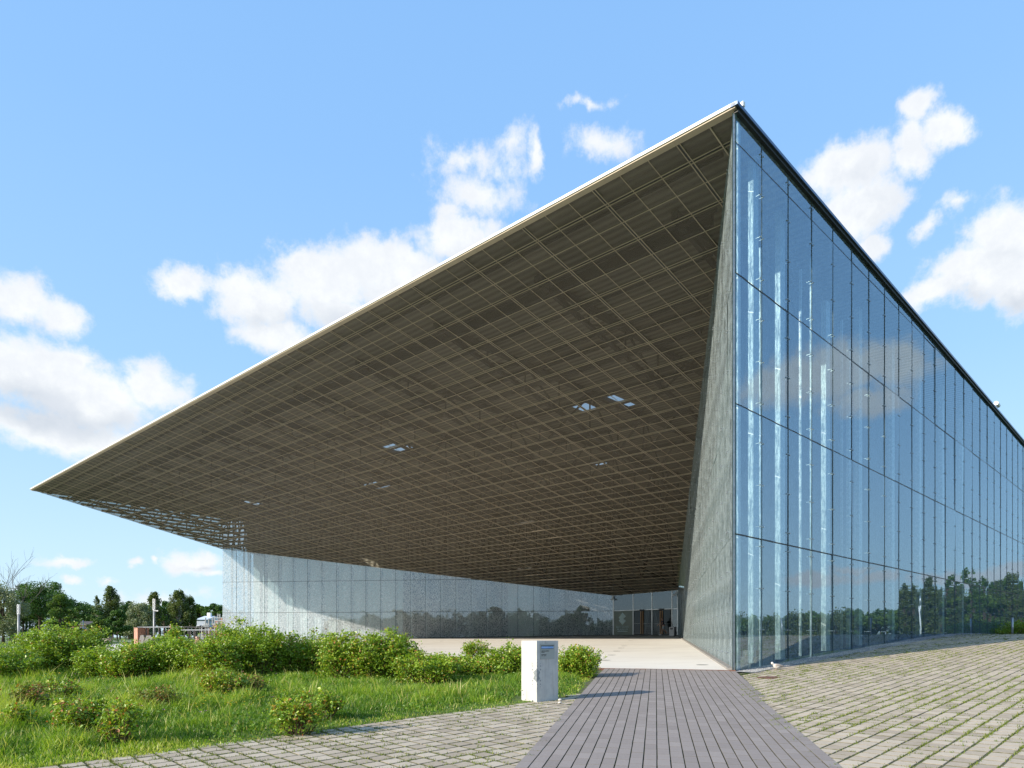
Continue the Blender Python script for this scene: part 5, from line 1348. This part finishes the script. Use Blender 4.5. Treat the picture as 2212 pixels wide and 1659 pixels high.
# trees
def tree_mesh(seed, kind, h_, w_, nleaf, ls):
    r = np.random.RandomState(seed); tk = MB(); trunk_h = {'broad': .22, 'birch': .12, 'willow': .12, 'poplar': .06, 'small': .12}[kind] * h_
    rt = h_ * (.022 if kind != 'birch' else .014)
    top = Vector((r.normal(0, .02) * h_, r.normal(0, .02) * h_, h_ * .86)); mid = Vector((r.normal(0, .015) * h_, 0, h_ * .45))
    tk.tube([(0, 0, -.3), (0, 0, trunk_h), mid, top], [rt * 1.3, rt, rt * .6, rt * .12], 8)
    cl = []
    ncl = {'broad': 46, 'birch': 60, 'willow': 50, 'poplar': 50, 'small': 36}[kind]
    for i in range(ncl):
        t = r.rand(); a_ = r.rand() * 6.283; 
        if kind == 'broad':
            ph = math.acos(1 - 1.55 * r.rand()); rad = r.uniform(.45, 1) ; c = np.array([math.sin(ph) * math.cos(a_) * w_ / 2 * rad, math.sin(ph) * math.sin(a_) * w_ / 2 * rad, h_ * .56 + math.cos(ph) * h_ * .40 * rad]); s_ = w_ * r.uniform(.09, .17)
        elif kind in ('birch', 'small'):
            z = .14 + .84 * t; prof = (1 - z) ** .6 * (z / .3 if z < .3 else 1) * 1.25; rad = r.uniform(.2, 1) * min(prof, 1)
            c = np.array([math.cos(a_) * w_ / 2 * rad, math.sin(a_) * w_ / 2 * rad, h_ * z]); s_ = w_ * r.uniform(.08, .15)
        elif kind == 'willow':
            z = .10 + .85 * t; prof = math.sqrt(max(0, 1 - ((z - .45) / .55) ** 2)); rad = r.uniform(.4, 1) * prof; c = np.array([math.cos(a_) * w_ / 2 * rad, math.sin(a_) * w_ / 2 * rad, h_ * z]); s_ = w_ * r.uniform(.10, .17)
        else:
            z = .08 + .88 * t; prof = min(1, (1 - z) * 2.2 + .1); rad = r.uniform(.1, 1) * prof; c = np.array([math.cos(a_) * w_ / 2 * rad, math.sin(a_) * w_ / 2 * rad, h_ * z]); s_ = w_ * r.uniform(.14, .24)
        cl.append((c, s_))
        if i < ncl * .6:
            z0 = min(trunk_h + (c[2] - trunk_h) * .45, h_ * .7); z0 = max(z0, trunk_h * .8)
            tk.tube([(0, 0, z0), (c[0] * .5, c[1] * .5, z0 + (c[2] - z0) * .6), tuple(c)], [rt * .42, rt * .25, rt * .06], 5, cap=False)
    Cn = np.array([c[0] for c in cl]); S_ = np.array([c[1] for c in cl]); idx = r.randint(0, len(cl), nleaf)
    off = r.normal(0, 1, (nleaf, 3)); off /= np.linalg.norm(off, axis=1)[:, None]; off *= (r.rand(nleaf) ** .4)[:, None]
    zs = np.array([1, 1, .75]) if kind in ('broad', 'small') else np.array([.9, .9, 1.35])
    P_ = Cn[idx] + off * S_[idx][:, None] * zs
    P_[:, 2] = np.maximum(P_[:, 2], h_ * .03 if kind != 'broad' else h_ * .12)
    v, f = leaf_quads(P_, ls * r.uniform(.55, 1.3, nleaf), .25, .65, r, .6 if kind in ('birch', 'willow') else 0)
    tone = r.rand(len(cl)); var = np.clip(.2 + .35 * tone[idx] + .35 * r.rand(nleaf) + .1 * (off[:, 2] > 0), 0, 1)
    return v, f, var, tk
MESHCACHE = {}
def tree(name, label, px, top, wpx, depth, kind, m_, bark='bark', nleaf=5200, seed=0, x=None, h_=None, w_=None, group='trees across the field', ls=None):
    y = depth; x = atx(px, y) if x is None else x; z = float(G(x, y)); h_ = hpx(top, y) - z if h_ is None else h_; w_ = wpx / F * y if w_ is None else w_
    t_ = thing(name, label, 'tree', (x, y, z), 0, group)
    ls = ls or max(.16, y * .0022)
    v, f, var, tk = tree_mesh(seed, kind, h_, w_, nleaf, ls)
    meshobj('crown', v, f, M[m_], t_, False, var); meshobj('trunk', tk.v, tk.f, M[bark], t_); return t_
tree('willow_tree', 'silvery willow at the left picture edge behind the light mast', 8, 1462, 120, 78, 'willow', 'leafwillow', seed=1, nleaf=9000, ls=.22)
t_ = thing('dead_tree', 'bare grey branches rising above the silvery willow', 'tree', (atx(14, 80), 80, float(G(-60, 80))), 0, None)
mb = MB(); r = random.Random(5)
def br(p, d, L_, rad, dep):
    q = p + d * L_; mb.tube([p, p.lerp(q, .5) + Vector((r.uniform(-.05, .05) * L_, 0, .03 * L_)), q], [rad, rad * .75, rad * .5], 5, cap=False)
    if dep:
        for k in range(3 if dep > 1 else 4): br(p.lerp(q, r.uniform(.45, 1)), (d + Vector((r.uniform(-.7, .7), r.uniform(-.6, .6), r.uniform(-.1, .45)))).normalized(), L_ * r.uniform(.5, .75), rad * .5, dep - 1)
for s_, dx in ((6.2, -.15), (5.4, .22), (4.6, .5)): br(Vector((dx * 2, 0, 0)), Vector((dx * .6, .05, 1)).normalized(), s_ * .95, .08, 3)
meshobj('trunk', mb.v, mb.f, M['deadwood'], t_)
TR = [('maple_tree', 'largest round dark maple left of the far brick house', 100, 1453, 122, 118, 'broad', 'leafdark', 15000),
 ('oak_tree', 'dark bushy tree filling the shade left of the big maple', 58, 1500, 80, 122, 'broad', 'leafdark', 7000),
 ('lime_tree', 'yellowish green lime in front of the right side of the big maple', 150, 1493, 78, 108, 'small', 'leafmid', 9000),
 ('oak_tree', 'dark oak above the pink brick house', 196, 1501, 72, 140, 'broad', 'leafdark', 6500),
 ('birch_tree', 'tall airy birch with pointed top in the middle of the tree line', 277, 1477, 66, 125, 'birch', 'leafbirch', 6500),
 ('birch_tree', 'thin bare topped birch left of the tall airy birch', 243, 1497, 30, 128, 'birch', 'leafbirch', 900),
 ('lime_tree', 'dark young lime left of the twin round limes', 243, 1528, 42, 100, 'small', 'leafdark', 4500),
 ('lime_tree', 'dark round lime just left of the brick pier', 293, 1531, 58, 98, 'small', 'leafdark', 6500),
 ('willow_tree', 'small pale green willow between the young limes and the path', 249, 1556, 36, 80, 'willow', 'leafmid', 3500),
 ('oak_tree', 'dark oak behind the left silver willow', 322, 1502, 54, 150, 'broad', 'leafdark', 5500),
 ('willow_tree', 'rounded silver willow behind the brick pier', 350, 1516, 62, 118, 'willow', 'leafwillow', 7500),
 ('birch_tree', 'slender birch right behind the middle light mast', 386, 1487, 44, 126, 'birch', 'leafbirch', 5000),
 ('oak_tree', 'broad dark oak right of the middle light mast', 411, 1500, 62, 140, 'broad', 'leafdark', 7500),
 ('birch_tree', 'pointed tall birch standing highest on the right', 446, 1481, 58, 122, 'birch', 'leafbirch', 7000),
 ('birch_tree', 'spreading birch left of the white house', 474, 1500, 50, 124, 'birch', 'leafbirch', 5500),
 ('oak_tree', 'bright green oak behind the white house', 502, 1511, 46, 165, 'broad', 'leafmid', 4500),
 ('oak_tree', 'dark round oak beside the glass wall and scaffold', 548, 1509, 56, 150, 'broad', 'leafdark', 6000)]
for i, q in enumerate(TR): tree(q[0], q[1], q[2], q[3] - 6, q[4] * 1.22, q[5], q[6], q[7], 'birchbark' if q[0] == 'birch_tree' else 'bark', int(q[8] * 1.5), 40 + i)
CM = np.array([0.0, 0.0]) - 2 * float((np.array([0.0, 0.0]) - C0) @ np.array(NF)) * np.array(NF)
def mpos(px, dist):
    d = mirror(dirpix(px, 1593)); d = Vector((d[0], d[1])).normalized(); return CM[0] + d.x * dist, CM[1] + d.y * dist
# distant belts of trees: those beside and behind the viewer are seen mirrored in the glass
far_kinds = []
def nth(i): return str(i + 1) + ('th' if 10 <= (i + 1) % 100 <= 20 else {1: 'st', 2: 'nd', 3: 'rd'}.get((i + 1) % 10, 'th'))
def belt(name, lab, protos, spots, group):
    ps = []
    for i, (kind, m_, h_, w_, nl_, ls) in enumerate(protos):
        v, f, var, tk = tree_mesh(700 + i + len(far_kinds) * 10, kind, h_, w_, nl_, ls)
        a_ = meshobj('crown', v, f, M[m_], None, False, var); b_ = meshobj('trunk', tk.v, tk.f, M['bark'], None); ps.append((a_, b_))
    used = set(); far_kinds.append(1)
    for i, (x, y, k, s_, rz, extra) in enumerate(spots):
        t_ = thing(name, lab + ', ' + nth(i) + ' from the left', 'tree', (x, y, float(G(x, y)) if y > 0 else .2), rz, group); t_.scale = (s_, s_, s_ * extra)
        for o in ps[k]:
            c = o if k not in used else o.copy()
            if c is not o: COL.objects.link(c)
            c.parent = t_
        used.add(k)
    for k in range(len(ps)):
        if k not in used:
            for o in ps[k]: bpy.data.objects.remove(o)
r = random.Random(8); sp = []
for i, px in enumerate((-10, 30, 66, 128, 172, 214, 232, 262, 300, 336, 366, 400, 432, 460, 488, 520, 560, 590)):
    y = 172 + r.uniform(-7, 7); sp.append((atx(px, y), y, r.randint(0, 1), r.uniform(.8, 1.12), r.random() * 6.28, .85))
belt('wood_tree', 'dark tree in the back row of the far wood', [('small', 'leafdark', 9.6, 9.0, 4200, .42), ('broad', 'leafdark', 9.8, 9.4, 4200, .42)], sp, 'back row of the far wood')
r = random.Random(3); sp = []
for i in range(46):
    mx, my = mpos(1800 + i * 17.5, 205 + r.uniform(-22, 22))
    sp.append((mx, my, r.randint(0, 2), r.uniform(.8, 1.15) * (1.25 if i > 22 else 1), r.random() * 6.28, 1))
belt('field_tree', 'bushy tree mirrored low in the side facade', [('broad', 'leafmid', 7.4, 9.5, 2600, .6), ('small', 'leafmid', 7.0, 7.5, 2200, .55), ('willow', 'leafbirch', 6.4, 8, 2200, .55)], sp, 'trees mirrored in the side facade')
sp = []
for px in (2262, 2276, 2296, 2314, 2330, 2352, 2376, 2390, 2404, 2418, 2440, 2462, 2484, 2499, 2512, 2530, 2548, 2560):
    mx, my = mpos(px, 176 + r.uniform(-8, 8)); sp.append((mx, my, r.randint(0, 1), r.uniform(.62, .92), r.random() * 6.28, 1))
belt('poplar_tree', 'narrow upright poplar mirrored in the side facade', [('poplar', 'leafmid', 16.5, 3.6, 2600, .55), ('poplar', 'leafbirch', 15, 4.4, 2600, .55)], sp, 'poplars mirrored in the side facade')
sp = []
for i in range(66):
    x = -104 + i * 2.95  # left to right as mirrored
    x = x * 1.0 + r.uniform(-2, 2); sp.append((x, -62 + r.uniform(-8, 8) - abs(x) * .06, r.randint(0, 1), r.uniform(.66, .98), r.random() * 6.28, 1))
belt('park_tree', 'dark tree mirrored in the left court glass', [('small', 'leafdark', 10.5, 12, 5200, .6), ('willow', 'leafdark', 9.5, 11, 5200, .6)], sp, 'trees behind the viewer')

# ------------------------------------------------------------------ things across the field on the left
def mast(px, top, depth, label, seed):
    y = depth; x = atx(px, y); z = float(G(x, y)); h_ = hpx(top, y) - z
    t_ = thing('light_mast', label, 'light mast', (x, y, z), 0, 'steel light masts'); r_ = 2.9 / F * y
    mb = MB(); mb.tube([(0, 0, -.1), (0, 0, h_ * .77)], r_ * .92, 14); meshobj('pole', mb.v, mb.f, M['mast'], t_, True)
    mb = MB()
    for k in range(3):
        z0 = h_ * (.785 + .072 * k); 
        for a_ in range(4): mb.bar((math.cos(a_ * 1.57 + .78) * r_ * .9, math.sin(a_ * 1.57 + .78) * r_ * .9, z0), (math.cos(a_ * 1.57 + .78) * r_ * .9, math.sin(a_ * 1.57 + .78) * r_ * .9, z0 + h_ * .062), .05, .05)
        mb.tube([(0, 0, z0 + h_ * .06), (0, 0, z0 + h_ * .072)], r_ * 1.02, 12)
    mb.tube([(0, 0, h_ * .765), (0, 0, h_ * .785)], r_ * 1.12, 12); meshobj('lamp_cage', mb.v, mb.f, M['white'], t_)
    mb = MB(); mb.tube([(0, 0, h_ * .78), (0, 0, h_ * .985)], r_ * .45, 8); meshobj('lamp', mb.v, mb.f, M['dark'], t_)
    mb = MB(); mb.tube([(0, 0, h_), (0, 0, h_ * .99)], r_ * 1.05, 12); meshobj('cap', mb.v, mb.f, M['white'], t_)
    return t_
mast(46.5, 1511, 62, 'steel column light mast in front of the silvery willow at left', 1)
m2 = mast(385.5, 1497, 58, 'steel column light mast in the middle, left of the person in red', 2)
mb = MB(); hh = hpx(1527, 58) - float(G(atx(385, 58), 58)); mb.bar((0, -.1, hh), (.36, -.1, hh), .04, .05); mb.box((.34, -.1, hh), (.10, .12, .1)); meshobj('side_arm', mb.v, mb.f, M['white'], m2)
y = 150; x = atx(1984 / 1.0, 60)
# mast seen mirrored in the side facade
d = Vector((*mpos(2297, 75), 0))
t_ = thing('light_mast', 'steel light mast mirrored in the glass facade above the paving crest', 'light mast', (d.x, d.y, float(G(d.x, d.y))), 0, 'steel light masts')
mb = MB(); mb.tube([(0, 0, -.1), (0, 0, 3.2)], .07, 12); meshobj('pole', mb.v, mb.f, M['white'], t_, True); mb = MB(); mb.tube([(0, 0, 3.2), (0, 0, 4.1)], .08, 12); meshobj('lamp', mb.v, mb.f, M['steel'], t_, True)
# thin blue lamp post
y = 95; x = atx(208, y); t_ = thing('lamp_post', 'thin blue grey lamp post before the pink brick house', 'lamp post', (x, y, float(G(x, y))))
blu = simple('blue_grey_paint', (.10, .17, .28), None, 5, .5); mb = MB(); mb.tube([(0, 0, 0), (0, 0, 2.7)], .06, 8); meshobj('pole', mb.v, mb.f, blu, t_, True); mb = MB(); mb.bar((0, 0, 1.75), (.9, 0, 1.78), .05, .05); meshobj('arm', mb.v, mb.f, blu, t_)
mb = MB(); mb.tube([(0, 0, 2.7), (0, 0, 2.86)], [.09, .05], 8); meshobj('lamp', mb.v, mb.f, blu, t_)

# brick pier and ruin pieces
def wallbox(name, label, cat, px0, px1, top, depth, dd_, m_, skew=0, base=None, extra=None):
    y = depth; x0, x1 = atx(px0, y), atx(px1, y); z = float(G((x0 + x1) / 2, y)) - .1; zt_ = hpx(top, y)
    return x0, x1, y, z, zt_
x0, x1, y, z, zt_ = wallbox('', '', '', 329, 344, 1570, 55, 1, None)
t_ = thing('brick_pier', 'square brick pier sunlit on its left face beside the steel rails', 'brick wall', (x0, y, z))
mb = MB(); L_ = atx(372, 57) - atx(344, 55); h_ = zt_ - z
n_ = 9
mb.hexa([(0, .35, 0), (x1 - x0, 0, 0), (x1 - x0 + L_, 2.0, 0), (L_, 2.4, 0), (0, .35, h_), (x1 - x0, 0, h_), (x1 - x0 + L_ * .86, 2.0, h_ + .02), (L_ * .86, 2.4, h_)]); meshobj('wall', mb.v, mb.f, M['brick'], t_)
mb = MB(); mb.hexa([(-.03, .34, h_), (x1 - x0, -.04, h_), (x1 - x0 + L_ * .87, 1.98, h_ + .02), (L_ * .84, 2.42, h_), (-.03, .34, h_ + .05), (x1 - x0, -.04, h_ + .05), (x1 - x0 + L_ * .87, 1.98, h_ + .07), (L_ * .84, 2.42, h_ + .05)]); meshobj('coping', mb.v, mb.f, M['brickdark'], t_)
for i, (pa, pb, pt, lab) in enumerate(((345, 361, 1587, 'left of two leaning rough concrete slabs against the brick pier'), (357, 381, 1588, 'right wider one of two leaning rough concrete slabs by the brick pier'))):
    y = 52.5; x0, x1 = atx(pa, y), atx(pb, y); z = float(G(x0, y)) - .05; h_ = hpx(pt, y) - z; w_ = x1 - x0
    mb = MB(); mb.prism([(0, 0), (w_ * .55, 0), (w_, h_ * .75), (w_ * .82, h_), (w_ * .38, h_ * .97), (w_ * .1, h_ * .5)], (0, 0, 0), (1, 0, 0), (0, 0, 1), -.5)
    t2 = mb.build('concrete_slab', M['concrete_d'], None); t2.location = (x0, y, z); tag(t2, lab, 'concrete slab', 'concrete slabs by the brick pier')
# steel rails on posts
def railrun(label, pts, posts, rw=.09, name='steel_railing'):
    p0 = Vector(pts[0]); t_ = thing(name, label, 'railing', tuple(p0)); mb = MB()
    for a_, b_ in zip(pts[:-1], pts[1:]): mb.bar(Vector(a_) - p0, Vector(b_) - p0, rw, rw * .9)
    meshobj('rail', mb.v, mb.f, M['mast'], t_)
    for (x, y, zt2) in posts:
        mb = MB(); z = float(G(x, y)) - .1; mb.tube([(x - p0.x, y - p0.y, z - p0.z), (x - p0.x, y - p0.y, zt2 - p0.z)], .055, 8); meshobj('post', mb.v, mb.f, M['railpost'], t_)
    return t_
def ppt(px, py, y): return (atx(px, y), y, hpx(py, y))
railrun('long steel top rail running from the brick pier towards the ruin', [ppt(344, 1568, 56), ppt(456, 1567, 56), ppt(575, 1569.5, 66)], [ppt(p, 1568, y_) for p, y_ in ((365.5, 56), (397.5, 56), (445.5, 56), (461, 56.4), (471, 57), (489, 59), (500, 60), (515, 61.5), (530, 63))])
railrun('shorter lower steel rail with close posts in front of the brick ruin', [ppt(453, 1575, 50), ppt(580, 1574.5, 50)], [ppt(p, 1575, 50) for p in (461.5, 476.5, 486, 510, 517.5, 526.5, 532, 543.5, 550, 566)])
# brick ruin with scaffolding
ry = 82
def rub(name, prof, depth, th, m_, parent, dx=0):
    mb = MB(); o0 = Vector(parent.location); pts = [(atx(px, depth) - o0.x, hpx(py, depth) - o0.z) for px, py in prof]
    mb.prism(pts, (0, depth - o0.y, 0), (1, 0, 0), (0, 0, 1), -th); return meshobj(name, mb.v, mb.f, m_, parent)
t_ = thing('brick_ruin', 'broken orange brick ruin stepping up towards the glass wall', 'ruin', (atx(545, ry), ry, float(G(-35, ry))))
rub('wall', [(525, 1606), (528, 1568), (532, 1566), (533, 1560), (538, 1558), (539, 1553), (545, 1551), (548, 1546), (556, 1544), (562, 1544), (600, 1545), (600, 1606)], ry, 1.2, M['brick'], t_)
rub('arched_wall', [(514, 1606), (515, 1582), (521, 1577), (524, 1570), (530, 1570), (534, 1577), (545, 1571), (552, 1577), (600, 1575), (600, 1606)], ry - 3, 1.0, M['brick'], t_)
rub('dark_opening', [(536, 1606), (537, 1590), (541, 1586), (546, 1590), (547, 1606)], ry - 3.05, -.04, M['dark'], t_)
t_ = thing('scaffolding', 'pale steel tube scaffolding standing around the broken brick ruin', 'scaffolding', (atx(520, 78), 78, float(G(-35, 78))))
o0 = Vector(t_.location)
for px, top in ((504.5, 1565), (514, 1544), (518, 1557), (522, 1546), (531.5, 1543), (537, 1540), (545.5, 1535), (550, 1535), (557.5, 1538)):
    mb = MB(); p = Vector(ppt(px, top, 78)); mb.tube([(p.x - o0.x, 0, 0), (p.x - o0.x, 0, p.z - o0.z)], .07, 6); meshobj('standard', mb.v, mb.f, M['steel'], t_)
for pa, pb, py in ((507, 523, 1560.5), (507, 523, 1565), (537, 575, 1544.5), (537, 575, 1551.5), (528, 545, 1560), (540, 575, 1557)):
    mb = MB(); a_, b_ = Vector(ppt(pa, py, 77.8)), Vector(ppt(pb, py, 77.8)); mb.bar(a_ - o0, b_ - o0, .09, .11); meshobj('ledger', mb.v, mb.f, M['steel'], t_)
# heaps of pale rubble
for i, (px, py, w_, lab) in enumerate(((446, 1591, 24, 'pink rubble heap right of the person in red'), (492, 1593, 20, 'pink rubble heap below the lower rail'), (267, 1598.5, 14, 'low pale brick bench block beyond the hedge gap'))):
    y = 50 if i < 2 else 70; x = atx(px, y); z = float(G(x, y)) - .05; wm = w_ / F * y; hm = hpx(py, y) - z; r = random.Random(i); mb = MB()
    if i < 2:
        for k in range(60):
            a_ = r.random() * 6.28; rr = math.sqrt(r.random()); hh = (1 - rr ** 2) * hm; c = (math.cos(a_) * rr * wm / 2, math.sin(a_) * rr * wm / 3, max(.06, hh * r.uniform(.5, 1)))
            mb.box(c, (r.uniform(.12, .3), r.uniform(.1, .25), r.uniform(.08, .2)), r.random() * 3)
        n8 = 12; mb.loft([[(math.cos(k * 6.283 / n8) * wm / 2 * f_, math.sin(k * 6.283 / n8) * wm / 3 * f_, hm * z_) for k in range(n8)] for f_, z_ in ((1, 0), (.85, .45), (.5, .75), (.1, .88))])
        o = meshobj('rubble_heap', mb.v, mb.f, simple('pink_rubble', (.58, .38, .30), (.42, .27, .21), 6, .9, bstr=.5)); o.location = (x, y, z); tag(o, lab, 'rubble', 'rubble heaps')
    else:
        mb.box((0, 0, hm / 2), (wm, .8, hm)); mb.box((0, 0, hm + .03), (wm * 1.08, .9, .08)); o = meshobj('brick_bench', mb.v, mb.f, simple('pale_brick', (.55, .40, .33), (.62, .55, .5), 6, .9)); o.location = (x, y, z); tag(o, lab, 'bench')
# houses
def house(name, label, pxa, pxb, eave, ridge, depth, wall, roofm, ddp, wins, chimney=False, gable=False):
    y = depth; x0, x1 = atx(pxa, y), atx(pxb, y); z = float(G(x0, y)); he = hpx(eave, y) - z; hr_ = hpx(ridge, y) - z; w_ = x1 - x0
    t_ = thing(name, label, 'house', (x0, y, z)); mb = MB(); mb.box((w_ / 2, ddp / 2, he / 2), (w_, ddp, he))
    wall_o = meshobj('wall', mb.v, mb.f, wall, t_)
    mb = MB(); o_ = .3
    mb.add([(-o_, -o_, he - .1), (w_ + o_, -o_, he - .1), (w_ + o_, ddp / 2, hr_), (-o_, ddp / 2, hr_), (w_ + o_, ddp + o_, he - .1), (-o_, ddp + o_, he - .1)], [(0, 1, 2, 3), (3, 2, 4, 5), (0, 3, 5), (1, 4, 2), (0, 5, 4, 1)])
    ro = meshobj('roof', mb.v, mb.f, roofm, t_)
    if chimney: mb = MB(); mb.box((w_ * .55, ddp * .42, hr_ - .05), (.7, .7, 1.4)); meshobj('chimney', mb.v, mb.f, M['white'], ro)
    for (fx, fz, fw, fh) in wins:
        mb = MB(); mb.box((w_ * fx, -.02, he * fz), (fw + .2, .08, fh + .2)); wf = meshobj('window', mb.v, mb.f, M['white'], t_)
        mb = MB(); mb.box((w_ * fx, -.065, he * fz), (fw, .03, fh)); meshobj('pane', mb.v, mb.f, M['dark'], wf)
    return t_
house('white_house', 'white house with pale grey metal roof behind the birches', 492, 515, 1548, 1538.5, 135, simple('white_render', (.50, .56, .64), (.45, .5, .6), 2, .8), simple('pale_metal_roof', (.62, .67, .72), (.55, .6, .66), 3, .5), 8, [(.3, .5, 1.0, 1.3), (.62, .5, .9, 1.3), (.88, .45, .8, 2)], True)
house('white_house', 'second white house gable further right behind the scaffold', 512, 527, 1544, 1539, 146, simple('grey_render', (.42, .46, .52), None, 2, .8), simple('grey_metal_roof', (.58, .62, .67), None, 3, .5), 7, [(.5, .5, 1.0, 1.2)])
house('brick_house', 'pink brick house half hidden under the dark oak', 176, 222, 1562, 1552, 128, simple('pink_brick_wall', (.58, .30, .24), (.50, .26, .2), 9, .9), simple('dark_tin_roof', (.10, .08, .07), None, 3, .7), 8, [(.30, .5, 1.0, 1.5), (.8, .42, 1.6, 2.2), (.55, .5, .8, 1.4)])
# light gravel walk across the far turf
mb = MB(); pts = [(-110, 122), (-84, 104), (-66, 96), (-48, 90), (-30, 84)]
for (xa, ya), (xb, yb) in zip(pts[:-1], pts[1:]):
    for k in range(4):
        x_0, y_0 = xa + (xb - xa) * k / 4, ya + (yb - ya) * k / 4; x_1, y_1 = xa + (xb - xa) * (k + 1) / 4, ya + (yb - ya) * (k + 1) / 4
        mb.add([(x_0, y_0 - 1.6, float(G(x_0, y_0 - 1.6)) + .03), (x_1, y_1 - 1.6, float(G(x_1, y_1 - 1.6)) + .03), (x_1, y_1 + 1.6, float(G(x_1, y_1 + 1.6)) + .03), (x_0, y_0 + 1.6, float(G(x_0, y_0 + 1.6)) + .03)], [(0, 1, 2, 3)])
tag(mb.build('far_path', simple('pale_gravel_path', (.45, .42, .38), (.38, .35, .31), 1, .9)), kind='structure')
